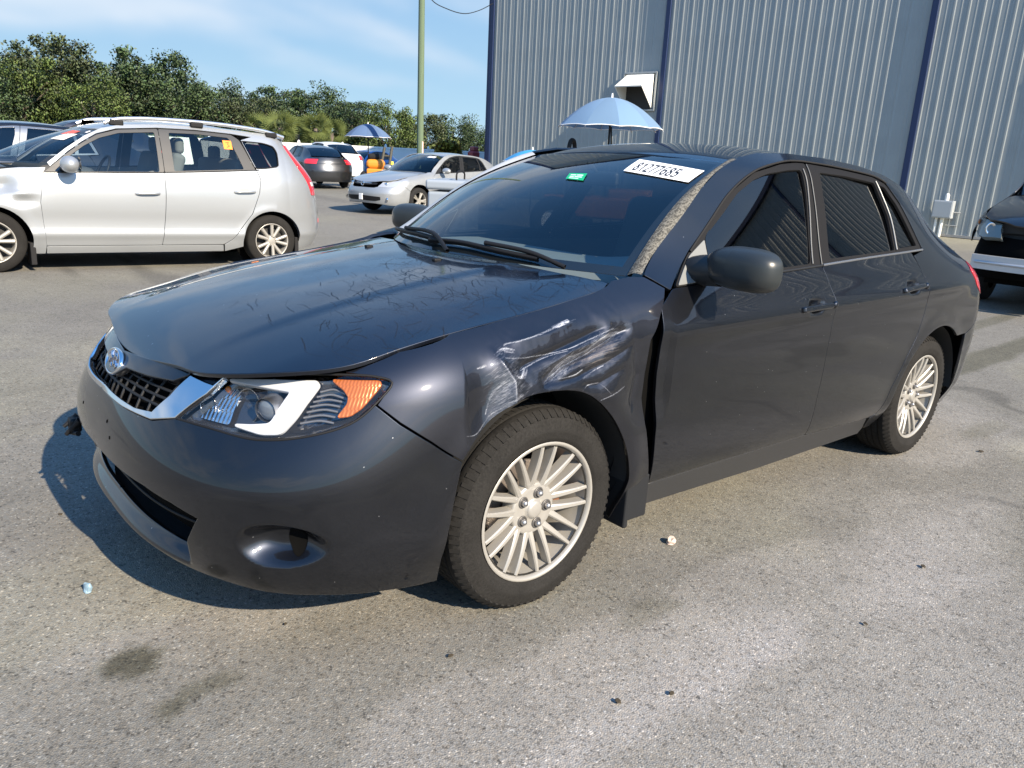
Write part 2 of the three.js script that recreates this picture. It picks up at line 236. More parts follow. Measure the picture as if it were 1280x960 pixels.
// ---------- ground: one sheet of worn asphalt ----------
const GY = spline([-60, -8, -3, 0, 3, 5, 8, 13, 20, 80], [.10, .13, .084, 0, -.084, -.115, -.09, -.01, 0, 0]);
const groundY = (x) => x < -8 ? .13 : x > 20 ? 0 : GY(x);
const asphaltSize = 1536, asphaltTile = 3.0;
const stones = (() => {                           // a field of small stones: nearest and second-nearest seed on a jittered lattice, wrapping
  const n = asphaltSize, c = 540, k = c / n, id = new Float32Array(n * n), ed = new Float32Array(n * n);
  for (let j = 0; j < n; j++) for (let i = 0; i < n; i++) {
    const x = (i + .5) * k, y = (j + .5) * k, xi = Math.floor(x), yi = Math.floor(y); let d1 = 9, d2 = 9, w = 0;
    for (let a = -1; a < 2; a++) for (let b = -1; b < 2; b++) { const cx = (xi + a + c) % c, cy = (yi + b + c) % c, dx = xi + a + hash2(cx, cy, 1) - x, dy = yi + b + hash2(cx, cy, 2) - y, d = dx * dx + dy * dy; if (d < d1) { d2 = d1; d1 = d; w = hash2(cx, cy, 3); } else if (d < d2) d2 = d; }
    id[j * n + i] = w; ed[j * n + i] = Math.sqrt(d2) - Math.sqrt(d1);
  }
  return { id, ed };
})();
const asphaltMap = dataTex(asphaltSize, (i, j) => {
  const o = j * asphaltSize + i, w = stones.id[o], e = stones.ed[o], s = sstep(.0, .30, e), p = asphaltSize / 8, big = fbm(i / p, j / p, 5, 40, 8);
  const mid = fbm(i / p * 6, j / p * 6, 4, 44, 48); let v = w > .972 ? .44 : w > .90 ? .32 : w > .45 ? .265 : w > .06 ? .24 : .13;
  v = lerp(v * .70, v, s) * (.80 + .24 * big + .20 * mid) - .05 * sstep(.62, .75, fbm(i / p * 22, j / p * 22, 2, 46, 176)); const warm = (hash2(Math.round(w * 9999), 5) - .5) * .10;
  return [toS(v * (1.02 + warm)), toS(v * .97), toS(v * (.86 - warm))];
});
const asphaltBump = dataTex(asphaltSize, (i, j) => { const o = j * asphaltSize + i, w = stones.id[o], h = sstep(0, .45, stones.ed[o]) * (.45 + .55 * w) * .8 + .2 * hash2(i, j, 4); return [h, h, h]; }, false);
for (const t of [asphaltMap, asphaltBump]) { t.repeat.set(1 / asphaltTile, 1 / asphaltTile); t.anisotropy = 16; }
{
  const axis = (lo, hi, step, far0, far1) => { const a = []; for (let x = lo; x <= hi + 1e-6; x += step) a.push(x); let s = step; while (a[a.length - 1] < far1) { s *= 1.16; a.push(a[a.length - 1] + Math.min(s, 12)); } s = step; while (a[0] > far0) { s *= 1.16; a.unshift(a[0] - Math.min(s, 12)); } return a; };
  const X = axis(-3.6, 5.2, .032, -260, 420), Z = axis(-2.4, 2.6, .032, -420, 160), pos = [], col = [], uv = [], idx = [], nz = Z.length;
  const blob = (x, z, cx, cz, rx, rz, n) => { const q = Math.hypot((x - cx) / rx, (z - cz) / rz) + (fbm(x * n + 31, z * n, 4, 3) - .5) * 1.1; return sstep(1.08, .72, q); };
  X.forEach((x, i) => Z.forEach((z, j) => {
    let y = groundY(x) + (fbm(x * .5, z * .5, 3, 8) - .5) * .012 * sstep(30, 6, Math.hypot(x, z)); pos.push(x, y, z); uv.push(x, -z);
    let t = .86 + .28 * fbm(x * .35 + 7, z * .35, 4, 61) + .22 * (fbm(x * 1.7, z * 2.2, 5, 62) - .5), wr = 1, wb = .985;
    const chalk = sstep(.47, .66, fbm(x * .8 + 3.3, z * 1.1 + 8, 5, 70)) * sstep(-.9, .2, z + (x < .2 ? -.35 : 0)) * .7 + .9 * Math.max(blob(x, z, .12, 1.22, .62, .26, 2.2), .8 * blob(x, z, -.42, 1.18, .35, .22, 2.6), .7 * blob(x, z, .75, 1.12, .6, .16, 2.4), .5 * blob(x, z, 1.6, 1.35, .8, .3, 2)); t *= 1 + .45 * chalk; wb *= 1 + .05 * chalk;   // pale dust in drifts
    const dust = sstep(.50, .70, fbm(x * .9 + 13, z * 1.3, 5, 72)); t *= 1 + .10 * dust; wb *= 1 - .07 * dust;
    const oil = Math.max(blob(x, z, -1.06, .46, .085, .07, 9), .75 * blob(x, z, -1.02, .70, .05, .04, 12), .55 * blob(x, z, -.93, .66, .07, .04, 12), .7 * blob(x, z, -1.36, .16, .026, .018, 20), .7 * blob(x, z, -1.28, .19, .02, .016, 20), .35 * blob(x, z, .28, 1.06, .14, .05, 9), .3 * blob(x, z, 3.6, .9, .3, .08, 4)); t *= 1 - .66 * oil; wb *= 1 - .18 * oil;
    const crack = sstep(.030, .008, Math.abs(fbm(x * .55, z * .55, 4, 91) - .52)) * sstep(.52, .6, fbm(x * .3 + 4, z * .3, 3, 95)); t *= 1 - .35 * crack;
    const damp = Math.max(blob(x, z, 5.9, .15, 2.2, .16, 1.6), .8 * blob(x, z, 6.2, -.45, 2.4, .12, 1.6)); t *= 1 - .42 * damp; wb *= 1 - .14 * damp;
    const apron = sstep(15.2, 16, x + (fbm(x, z, 3, 5) - .5)) * sstep(30, 20, x); t *= 1 + .45 * apron; wb *= 1 - .12 * apron;
    t = lerp(t, 1.02 + .2 * (fbm(x * .06, z * .06, 3, 88) - .5), sstep(14, 40, Math.hypot(x, z))); t *= .64;
    col.push(t * wr, t * (.5 + .5 * wr), t * wb);
    if (i && j) { const a = (i - 1) * nz + j - 1, b = a + 1, c = i * nz + j - 1, d = c + 1; idx.push(a, b, c, b, d, c); }
  }));
  const g = new THREE.BufferGeometry(); g.setAttribute('position', new THREE.BufferAttribute(new Float32Array(pos), 3)); g.setAttribute('color', new THREE.BufferAttribute(new Float32Array(col), 3)); g.setAttribute('uv', new THREE.BufferAttribute(new Float32Array(uv), 2)); g.setIndex(idx); g.computeVertexNormals();
  structure('ground', g, new THREE.MeshStandardMaterial({ map: asphaltMap, bumpMap: asphaltBump, bumpScale: .0022, roughness: .92, vertexColors: true }));
}
// ---------- the dark grey sedan ----------
const { B, S, UC, UT } = HERO, mir = p => p.map(q => [2 * UC - q[0], q[1]]).reverse(), whole = half => [...half, ...mir(half)];   // a half outline, from the middle round and back to the middle
const hero = thing('dark_sedan', 'dark grey sedan with a crumpled, scratched front fender and silver mesh wheels', 'car');
hero.rotation.z = -.0281; hero.rotation.x = -.0013; hero.position.y = .004;
// dents, recesses and the handle cups of the near side, as depth below the skin
function seg(u, v, a, b) { const dx = b[0] - a[0], dy = b[1] - a[1], t = clamp(((u - a[0]) * dx + (v - a[1]) * dy) / (dx * dx + dy * dy), 0, 1); return [Math.hypot(u - a[0] - dx * t, v - a[1] - dy * t), t]; }
function lineT(u, v, pts) { let d = 9, t = 0; for (let i = 1; i < pts.length; i++) { const q = seg(u, v, pts[i - 1], pts[i]); if (q[0] < d) { d = q[0]; t = (i - 1 + q[1]) / (pts.length - 1); } } return [d, t]; }
function lineD(u, v, pts) { let d = 9; for (let i = 1; i < pts.length; i++) d = Math.min(d, seg(u, v, pts[i - 1], pts[i])[0]); return d; }
const FOG = [-.755, .358];
function depth(u, v) {
  let d = 0;
  if (u > -.45 && u < .5 && v > .4) {             // the crushed fender
    const q = Math.hypot((u + .245) / .095, (v - .665) / .17), V = (pts, w) => { const [dd, t] = lineT(u, v, pts); return Math.exp(-(Math.sqrt(dd * dd + 9e-6) - .003) / w) * sstep(0, .28, t) * sstep(1, .72, t); };
    d += .019 * sstep(1.0, .0, q) - .013 * V([[-.205, .83], [-.188, .79], [-.158, .735], [-.166, .67], [-.205, .575], [-.23, .54]], .020);
    d += .024 * V([[-.075, .705], [-.045, .727], [.03, .762], [.13, .786], [.27, .838], [.33, .85]], .015) - .009 * V([[-.06, .755], [.06, .795], [.16, .815], [.30, .862]], .011);
    d += .012 * V([[-.16, .758], [-.10, .778], [.02, .808], [.17, .846], [.24, .86]], .011) - .007 * V([[-.18, .822], [.0, .845], [.14, .885]], .014);
    d += .010 * V([[-.06, .716], [.08, .728], [.20, .752], [.36, .81]], .012) + .007 * V([[.32, .83], [.345, .70], [.32, .56]], .018) + .007 * V([[.08, .70], [.16, .695], [.30, .735]], .010);
    d += .016 * sstep(.22, .40, u) * sstep(.50, .62, v) * sstep(.92, .80, v) + .010 * gau(Math.hypot(u - .12, v - .72), .08) + .004 * (fbm(u * 18 + 9, v * 18, 3, 21) - .5) * sstep(-.30, -.15, u) * sstep(.60, .70, v) * sstep(.40, .25, u);
  }
  if (v > .76 && v < .96 && u > 1.1) for (const [a, b] of [[1.365, .858], [2.225, .897]]) d += .020 * sstep(1, .3, Math.hypot((u - a) / .075, (v - b) / .038));
  if (u < -.55 && v < .46) {
    for (const s of [1, -1]) { const uu = s > 0 ? u : 2 * UC - u; const a = (uu - FOG[0]) / .122, b = (v - FOG[1]) / (.064 - .010 * a); d += .055 * sstep(1.0, .0, a * a + b * b); if (uu < -.98) d += .040 * sstep(.243, .288, v) * sstep(-1.03, -1.05, uu) * sstep(.37, .33, v) * (s > 0 ? uu >= UC : uu > UC); }
  }
  return d;
}
const N = offset(B, (u, v) => -depth(u, v)), BN = offset(B, 0);
// paint: metallic grey under lacquer
const cs = l => Math.round(toS(l) * 255);
const paint = phy(1, 1, 1, .39, .88, { clearcoat: 1, clearcoatRoughness: 1,
  map: dataTex(1024, (i, j) => { const k = .90 + .20 * fbm(i / 64, j / 64, 5, 811, 16), f = .95 + .1 * hash2(i, j, 12), c = hash2(i >> 1, j >> 1, 13) > .99985 ? .35 : 0; return [toS(.0165 * k * f + c), toS(.0188 * k * f + c), toS(.0255 * k * f + c)]; }),
  clearcoatRoughnessMap: dataTex(512, (i, j) => { const d = fbm(i / 64, j / 64, 5, 821, 8), q = fbm(i / 8, j / 8, 3, 825, 64); const v = .008 + .030 * sstep(.42, .75, d) + .012 * sstep(.5, .8, q); return [v, v, v]; }, false) });
for (const t of [paint.map, paint.clearcoatRoughnessMap]) t.repeat.set(1 / 1.3, 1 / 1.3);
const paintBox = [-.72, .56, .14, 1.04];
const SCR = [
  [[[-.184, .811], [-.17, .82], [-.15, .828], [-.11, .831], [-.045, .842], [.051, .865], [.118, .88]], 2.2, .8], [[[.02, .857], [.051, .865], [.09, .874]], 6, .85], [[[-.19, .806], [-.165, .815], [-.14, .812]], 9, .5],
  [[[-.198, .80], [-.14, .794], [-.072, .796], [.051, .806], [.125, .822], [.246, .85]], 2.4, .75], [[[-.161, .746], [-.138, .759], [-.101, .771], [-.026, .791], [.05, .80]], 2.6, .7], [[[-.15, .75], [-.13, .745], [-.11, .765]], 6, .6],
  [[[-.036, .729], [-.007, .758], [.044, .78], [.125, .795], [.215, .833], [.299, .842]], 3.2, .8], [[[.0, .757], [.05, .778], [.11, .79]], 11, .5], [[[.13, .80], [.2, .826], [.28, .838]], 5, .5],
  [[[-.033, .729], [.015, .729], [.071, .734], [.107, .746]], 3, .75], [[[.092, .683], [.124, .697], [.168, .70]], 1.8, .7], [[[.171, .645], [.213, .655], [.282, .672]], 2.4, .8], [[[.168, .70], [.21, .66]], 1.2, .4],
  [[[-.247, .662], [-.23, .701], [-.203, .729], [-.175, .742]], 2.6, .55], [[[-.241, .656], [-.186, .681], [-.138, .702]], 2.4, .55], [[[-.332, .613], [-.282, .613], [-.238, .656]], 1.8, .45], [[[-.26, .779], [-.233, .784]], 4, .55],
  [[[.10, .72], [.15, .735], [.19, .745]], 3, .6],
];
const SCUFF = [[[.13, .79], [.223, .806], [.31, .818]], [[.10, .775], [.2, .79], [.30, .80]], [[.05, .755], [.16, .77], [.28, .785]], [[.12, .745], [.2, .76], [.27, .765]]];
function damageAndGlare(g, w, h, ink, scuff) {
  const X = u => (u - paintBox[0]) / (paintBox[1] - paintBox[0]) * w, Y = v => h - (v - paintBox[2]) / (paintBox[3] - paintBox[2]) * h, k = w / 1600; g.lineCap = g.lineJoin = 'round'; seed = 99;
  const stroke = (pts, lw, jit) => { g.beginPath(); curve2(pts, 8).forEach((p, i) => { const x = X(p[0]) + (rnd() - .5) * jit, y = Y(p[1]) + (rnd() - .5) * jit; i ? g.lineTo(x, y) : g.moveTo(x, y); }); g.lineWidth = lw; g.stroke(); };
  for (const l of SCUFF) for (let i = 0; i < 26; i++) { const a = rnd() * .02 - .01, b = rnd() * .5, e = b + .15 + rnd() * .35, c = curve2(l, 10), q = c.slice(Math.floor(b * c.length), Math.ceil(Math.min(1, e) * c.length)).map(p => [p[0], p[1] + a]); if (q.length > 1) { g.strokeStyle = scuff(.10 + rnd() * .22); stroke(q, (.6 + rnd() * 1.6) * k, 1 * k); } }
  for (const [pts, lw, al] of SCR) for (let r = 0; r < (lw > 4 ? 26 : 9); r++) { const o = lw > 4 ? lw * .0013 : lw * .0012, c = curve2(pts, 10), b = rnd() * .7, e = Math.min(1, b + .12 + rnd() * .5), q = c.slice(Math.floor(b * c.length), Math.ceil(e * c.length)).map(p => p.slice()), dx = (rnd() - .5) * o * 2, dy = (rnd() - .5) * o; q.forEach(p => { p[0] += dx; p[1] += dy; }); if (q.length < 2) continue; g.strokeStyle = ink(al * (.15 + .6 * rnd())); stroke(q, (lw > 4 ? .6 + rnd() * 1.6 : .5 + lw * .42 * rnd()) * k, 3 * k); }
  for (const [cu, cv, ru, rv, nn] of [[-.180, .715, .055, .085, 1500], [-.215, .60, .05, .05, 500], [.06, .775, .12, .022, 900], [.20, .82, .09, .022, 600], [.0, .742, .06, .014, 500]]) for (let i = 0; i < nn; i++) { const r = Math.sqrt(-1.2 * Math.log(1 - rnd() * .95)), a = rnd() * 6.283, u = cu + ru * r * Math.cos(a) * .7, v = cv + rv * r * Math.sin(a) * .7 + (u - cu) * .25, dl = .004 + rnd() * .018; g.strokeStyle = ink(.05 + rnd() * .13); g.lineWidth = (.6 + rnd() * 1.1) * k; g.beginPath(); g.moveTo(X(u), Y(v)); g.lineTo(X(u + dl), Y(v + dl * (.25 + .35 * rnd()))); g.stroke(); }  // pale haze: abraded lacquer, with sun glare on the crumple painted in
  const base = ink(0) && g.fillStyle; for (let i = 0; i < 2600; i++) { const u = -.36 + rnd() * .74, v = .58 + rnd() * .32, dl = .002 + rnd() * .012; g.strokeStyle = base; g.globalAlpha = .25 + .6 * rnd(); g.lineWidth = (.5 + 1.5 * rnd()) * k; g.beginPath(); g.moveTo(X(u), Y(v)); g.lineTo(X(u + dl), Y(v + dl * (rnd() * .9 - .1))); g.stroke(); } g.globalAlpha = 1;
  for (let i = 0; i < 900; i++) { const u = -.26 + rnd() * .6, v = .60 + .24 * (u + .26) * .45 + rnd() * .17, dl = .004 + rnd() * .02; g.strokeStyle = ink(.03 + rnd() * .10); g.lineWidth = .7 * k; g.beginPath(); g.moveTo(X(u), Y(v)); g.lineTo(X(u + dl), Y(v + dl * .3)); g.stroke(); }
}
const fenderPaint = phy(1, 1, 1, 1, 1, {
  map: canvasTex(1600, 1125, (g, w, h) => { g.fillStyle = `rgb(${cs(.020)},${cs(.0225)},${cs(.031)})`; g.fillRect(0, 0, w, h); damageAndGlare(g, w, h, a => `rgba(190,194,202,${a * .8})`, a => `rgba(120,108,98,${a})`); }),
  roughnessMap: canvasTex(1600, 1125, (g, w, h) => { g.fillStyle = `rgb(0,108,224)`; g.fillRect(0, 0, w, h); damageAndGlare(g, w, h, a => `rgba(0,180,30,${a})`, a => `rgba(0,190,90,${a})`); }, false),
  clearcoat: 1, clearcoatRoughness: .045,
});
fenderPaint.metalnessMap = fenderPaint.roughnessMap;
// the hood's lacquer has gone dull and crazed, with run marks
const hoodPaint = (() => {
  const n = 1024, runs = (g, ink) => { seed = 4242; const X = x => (x + .95) / 1.35 * n, Y = z => n - (z + .8) / 1.6 * n; g.lineCap = 'round';
    for (let i = 0; i < 620; i++) { let x = -.62 + .95 * Math.pow(rnd(), .75), z = .0 + rnd() * .70, a = (rnd() < .75 ? 1.45 : 2.7) + (rnd() - .5) * 1.1; if (x + z < -.1 && rnd() < .7) continue; g.strokeStyle = ink(.12 + rnd() * .48); g.lineWidth = .8 + rnd() * 1.5; g.beginPath(); g.moveTo(X(x), Y(z)); for (let s = 0; s < 3 + rnd() * 11; s++) { a += (rnd() - .5) * .55; x += Math.cos(a) * .009; z += Math.sin(a) * .009; g.lineTo(X(x), Y(z)); } g.stroke(); } };
  const film = (i, j) => { const x = i / n, y = 1 - j / n; return clamp((fbm(x * 5, y * 9, 5, 201) - .42) * 3.2, 0, 1) * sstep(.1, .55, x); };
  const fillData = (g, fn) => { const im = g.createImageData(n, n); for (let j = 0; j < n; j++) for (let i = 0; i < n; i++) { const v = fn(i, j), o = (j * n + i) * 4; im.data[o] = v[0]; im.data[o + 1] = v[1]; im.data[o + 2] = v[2]; im.data[o + 3] = 255; } g.putImageData(im, 0, 0); };
  const map = canvasTex(n, n, g => { fillData(g, (i, j) => { const f = film(i, j), k = .9 + .2 * hash2(i, j, 6); return [cs((.011 + .010 * f) * k), cs((.0145 + .013 * f) * k), cs((.025 + .018 * f) * k)]; }); runs(g, a => `rgba(14,17,24,${a})`); seed = 77; for (let i = 0; i < 160; i++) { g.fillStyle = `rgba(200,205,210,${.2 + rnd() * .5})`; const x = rnd() * n, y = n * (.3 + rnd() * .7); g.beginPath(); g.arc(x, y, .5 + rnd() * 1.3, 0, 7); g.fill(); } });
  const rm = canvasTex(n, n, g => { fillData(g, (i, j) => { const f = film(i, j); return [0, 92 + 70 * f, 214 - 40 * f]; }); runs(g, a => `rgba(0,205,120,${a})`); }, false);
  const cc = canvasTex(n, n, g => { fillData(g, (i, j) => { const f = film(i, j); return [250 - 40 * f, 6 + 26 * f, 0]; }); runs(g, a => `rgba(20,150,0,${Math.min(1, a * 1.6)})`); }, false);
  return phy(1, 1, 1, 1, 1, { map, roughnessMap: rm, metalnessMap: rm, clearcoat: 1, clearcoatRoughness: 1, clearcoatMap: cc, clearcoatRoughnessMap: cc });
})();

// --- outlines on the skin, (u, v) in metres ---
const O = {};
O.lampLow = [[-.612, .705], [-.654, .664], [-.748, .629], [-.853, .614], [-.983, .621], [-1.085, .622]];
O.bumper = whole([[UC, .246], [-1.18, .243], [-.936, .226], [-.82, .210], [-.67, .206], [-.5, .190], [-.338, .172], [-.345, .258], [-.335, .40], [-.33, .478], [-.327, .544], [-.431, .604], [-.538, .659], ...O.lampLow, [-1.174, .600], [-1.332, .597], [UC, .602]]);
O.lowGrille = whole([[UC, .286], [-1.227, .284], [-1.054, .281], [-1.025, .335], [-.980, .404], [-1.07, .424], [-1.19, .438], [-1.39, .440], [UC, .441]]);
O.lamp = [[-1.085, .622], [-1.022, .687], [-1.005, .735], [-.915, .750], [-.714, .768], [-.630, .768], [-.582, .757], [-.607, .715], ...O.lampLow.slice(1, -1)];
O.surround = whole([[UC, .604], [-1.332, .599], [-1.174, .602], [-1.085, .622], [-1.022, .687], [-1.005, .735], [-1.060, .727], [-1.108, .714], [-1.131, .663], [-1.176, .618], [-1.259, .610], [-1.377, .612], [UC, .617]]);
O.bar = whole([[UC, .650], [-1.46, .652], [-1.40, .678], [-1.256, .684], [-1.145, .692], [-1.113, .709], [-1.108, .722], [-1.2, .7195], [-1.382, .711], [UC, .704]]);
O.archF = [[.372, .175], [.366, .25], [.362, .31], [.358, .36], [.321, .458], [.25, .562], [.150, .650], [.059, .688], [-.06, .699], [-.146, .688], [-.226, .648], [-.30, .583], [-.327, .548]];
O.hoodSide = [[-.715, .773], [-.572, .822], [-.38, .848], [-.196, .873], [.034, .908], [.23, .943], [.295, .960], [.325, .974]];
O.fender = [...O.hoodSide, [.40, .985], [.455, .985], [.515, .951], [.455, .88], [.404, .804], [.388, .70], [.385, .619], [.402, .53], [.432, .447], [.478, .317], [.484, .20], [.43, .172], ...curve2(O.archF, 4), [-.431, .608], [-.538, .663], [-.607, .705], [-.582, .757], [-.630, .768]];
O.doorF = [[.545, .950], [.463, .900], [.458, .841], [.446, .685], [.463, .478], [.492, .297], [1.515, .292], [1.499, .496], [1.498, .657], [1.500, .766], [1.511, .882], [1.486, 1.001], [1.163, .983], [.765, .966]];
O.doorR = [[1.515, .292], [2.12, .268], [2.170, .285], [2.186, .335], [2.205, .42], [2.277, .565], [2.345, .664], [2.375, .766], [2.386, .815], [2.383, .889], [2.361, .961], [2.318, 1.045], [1.92, 1.026], [1.486, 1.001], [1.511, .882], [1.500, .766], [1.498, .657], [1.499, .496]];
O.frameF = [[.565, .955], [.691, 1.055], [.836, 1.15], [1.003, 1.256], [1.191, 1.342], [1.392, 1.384], [1.517, 1.397], [1.598, 1.399], [1.565, 1.25], [1.486, 1.003], [1.163, .985], [.765, .968]];
O.glassF = [[.775, .985], [.800, 1.105], [.86, 1.143], [.94, 1.190], [1.055, 1.262], [1.176, 1.315], [1.274, 1.342], [1.428, 1.363], [1.535, 1.370], [1.517, 1.279], [1.412, 1.012], [1.163, 1.000]];
O.sail = [[.575, .957], [.765, .972], [.790, 1.100], [.69, 1.048]];
O.frameR = [[1.490, 1.003], [1.569, 1.25], [1.602, 1.399], [1.885, 1.390], [2.193, 1.372], [2.31, 1.345], [2.39, 1.26], [2.455, 1.056], [2.318, 1.047], [1.92, 1.028]];
O.glassR = [[1.568, 1.028], [1.638, 1.228], [1.678, 1.367], [1.904, 1.363], [2.178, 1.346], [2.196, 1.206], [2.160, 1.056]];
O.glassQ = [[2.226, 1.340], [2.282, 1.330], [2.350, 1.255], [2.412, 1.074], [2.208, 1.064], [2.232, 1.206]];
O.archR = arc2(2.62, .315, .375, 192, -14, 28).reverse();
O.lampR = [[3.12, .985], [3.70, .99], [3.70, .83], [3.2, .82], [3.06, .87], [3.03, .95]];
O.side = [[.46, .990], [.605, 1.103], [.818, 1.249], [1.027, 1.359], [1.131, 1.392], [1.262, 1.416], [1.5, 1.430], [1.8, 1.430], [2.1, 1.417], [2.35, 1.388], [2.55, 1.345], [2.8, 1.25], [3.0, 1.13], [3.12, 1.075], [3.35, 1.048], [3.70, 1.035], [3.70, .992], [3.12, .987], [3.03, .952], [3.06, .868], [3.19, .82], [3.24, .72], [3.12, .665], [2.985, .62], ...arc2(2.62, .315, .375, 55, 192, 24), [2.215, .20], [2.17, .20], [2.135, .266], [2.172, .283], [2.188, .333], [2.207, .418], [2.279, .563], [2.347, .662], [2.377, .764], [2.388, .815], [2.385, .890], [2.363, .962], [2.335, 1.030], [2.462, 1.052], [2.397, 1.262], [2.315, 1.349], [2.193, 1.376], [1.885, 1.394], [1.6, 1.403], [1.517, 1.401], [1.392, 1.388], [1.191, 1.346], [1.003, 1.260], [.836, 1.154], [.691, 1.059], [.535, .945]];
O.bumperR = [[2.985, .617], [3.12, .662], [3.24, .717], [3.19, .817], [3.70, .827], [UT, .827], [UT, .24], [3.6, .22], [3.2, .20], [3.01, .20], [2.995, .36], [2.985, .40]];
// inner dark shells, so that no gap or opening looks through
const deep = d => offset(B, -d), shell = [];
shell.push(panel([[.37, .2], [2.2, .2], [2.2, .95], [.60, .95], [.37, .93]], deep(.05), { h: .12, gap: 0, lip: 0 }));
shell.push(panel([[-.31, .62], [.0, .72], [.2, .70], [.34, .5], [.37, .2], [.6, .2], [.6, .93], [.2, .92], [-.3, .82]], deep(.085), { h: .1, gap: 0, lip: 0 }));
shell.push(panel([[-.35, .2], [UC, .24], [UC, .68], [-.62, .70], [-.35, .6]], deep(.10), { h: .08, gap: 0, lip: 0 }));
shell.push(...shell.map(g => mirrored(g)));
shell.push(box(.92, .02, 1.1, -.16, .76, 0), box(1.0, .4, .02, -.2, .5, .55), box(1.0, .4, .02, -.2, .5, -.55));
part('inner_shell', merge(shell), M.gap, hero);
const tray = (() => { const s = new THREE.Shape(); for (let i = 0; i <= 40; i++) { const p = B(lerp(-.42, 2 * UC + .42, i / 40), .19); i ? s.lineTo(p[0] * .97, p[2] * .96) : s.moveTo(p[0] * .97, p[2] * .96); } const g = new THREE.ExtrudeGeometry(s, { depth: .015, bevelEnabled: false }); g.rotateX(Math.PI / 2); return g.translate(0, .225, 0); })();
part('underbody', merge([tray, box(4.1, .06, 1.08, 1.32, .25, 0), box(1.55, .05, 1.5, 1.3, .24, 0), box(.34, .04, .8, -.62, .27, 0), box(.5, .06, 1.2, 3.24, .30, 0)]), M.under, hero);
{ const l = []; for (const [cx, r] of [[0, .375], [2.62, .37]]) for (const s of [1, -1]) { const g = new THREE.CylinderGeometry(r, r, .30, 40, 1, true, 0, Math.PI); g.rotateX(Math.PI / 2).rotateZ(Math.PI / 2 + (0)); g.translate(cx, .315, s * .695); part('wheel_liner', merge([g, new THREE.CircleGeometry(r, 40).translate(cx, .315, s * .545)]), M.under, hero); } }
// panels
const bumperGeo = panel([O.bumper, O.lowGrille], N, { h: .0055, lip: .014, bev: .003 });
const bumper = part('front_bumper', bumperGeo, paint, hero);
part('lower_grille', merge([panel(whole([[UC, .20], [-.93, .20], [-.93, .45], [UC, .47]]), deep(.105), { h: .05, gap: 0, lip: 0 }), ...[.345, .378, .412].map(v => { const p = []; for (let i = 0; i <= 40; i++) { const u = UC - .52 + i * 1.04 / 40, q = deep(.055)(u, v); p.push(q); } return tube(p, .0045, 80, 6); })]), M.black, bumper);
for (const s of [1, -1]) { const f = deep(.050), q = offset(N, .002); let g = panel(arc2(-.722, .356, .026, 0, 360, 24, .040).slice(0, -1), q, { h: .008, gap: 0, lip: 0 }); part('fog_lamp_cover', s < 0 ? mirrored(g) : g, M.gap, bumper); }
{ for (const [u, v] of [[-1.40, .505], [UC - .16, .52], [-1.43, .54]]) { const p = offset(B, .001)(u, v), n = frame3(B, u, v).n; part('plate_hole', rod(p, [p[0] - n[0] * .004, p[1] - n[1] * .004, p[2] - n[2] * .004], .005, .005, 8), M.gap, bumper); } }
part('grille_surround', panel(O.surround, offset(B, (u, v) => .006), { h: .016, lip: .02, bev: .003 }), M.chrome, hero);
part('grille_bar', panel(O.bar, offset(B, .010), { h: .016, lip: .02, bev: .003 }), paint, hero);
{ const gr = [], f = deep(.022); for (const v of [.636, .656, .675, .694]) { const p = []; for (let i = 0; i <= 40; i++) p.push(f(UC - .415 + i * .83 / 40, v)); gr.push(tube(p, .0045, 80, 6)); } for (let k = -6; k <= 6; k++) { const u = UC + k * .062; gr.push(tube([.605, .64, .67, .71].map((v, i) => f(u + Math.sign(k) * (v - .66) * .25, v)), .004, 8, 6)); } part('grille_mesh', merge(gr), M.trim, hero); part('grille_back', panel(whole([[UC, .59], [-1.06, .59], [-1.06, .73], [UC, .71]]), deep(.06), { h: .05, gap: 0, lip: 0 }), M.gap, hero); }
{ // oval badge with six stars
  const e = new THREE.Group(); e.name = 'badge'; const c = B(UC, .681); e.position.set(c[0] - .012, c[1], 0); e.rotation.set(0, -Math.PI / 2, 0); e.rotateX(-.36); hero.add(e);
  const t = new THREE.TorusGeometry(.05, .0062, 10, 48); t.scale(1.28, .70, 1.2); part('badge_ring', t, M.chrome, e);
  const d = new THREE.CylinderGeometry(.048, .048, .006, 40); d.rotateX(Math.PI / 2); d.scale(1.28, .70, 1); part('badge_field', d, phy(.02, .035, .10, .15, .3, { clearcoat: 1 }), e);
  const star = (x, y, r) => { const s = new THREE.Shape(); for (let i = 0; i < 8; i++) { const a = i * Math.PI / 4, q = i % 2 ? r * .33 : r * (i % 4 ? .85 : 1.15); i ? s.lineTo(x + q * Math.cos(a), y + q * Math.sin(a)) : s.moveTo(x + q * Math.cos(a), y + q * Math.sin(a)); } const g = new THREE.ExtrudeGeometry(s, { depth: .003, bevelEnabled: true, bevelSize: .001, bevelThickness: .001, bevelSegments: 1 }); return g.translate(0, 0, .003); };
  part('badge_stars', merge([star(-.030, .008, .020), star(.006, .017, .0095), star(.030, .015, .0095), star(-.004, -.014, .0095), star(.014, -.004, .0095), star(.036, -.008, .0095)]), M.chrome, e);
}
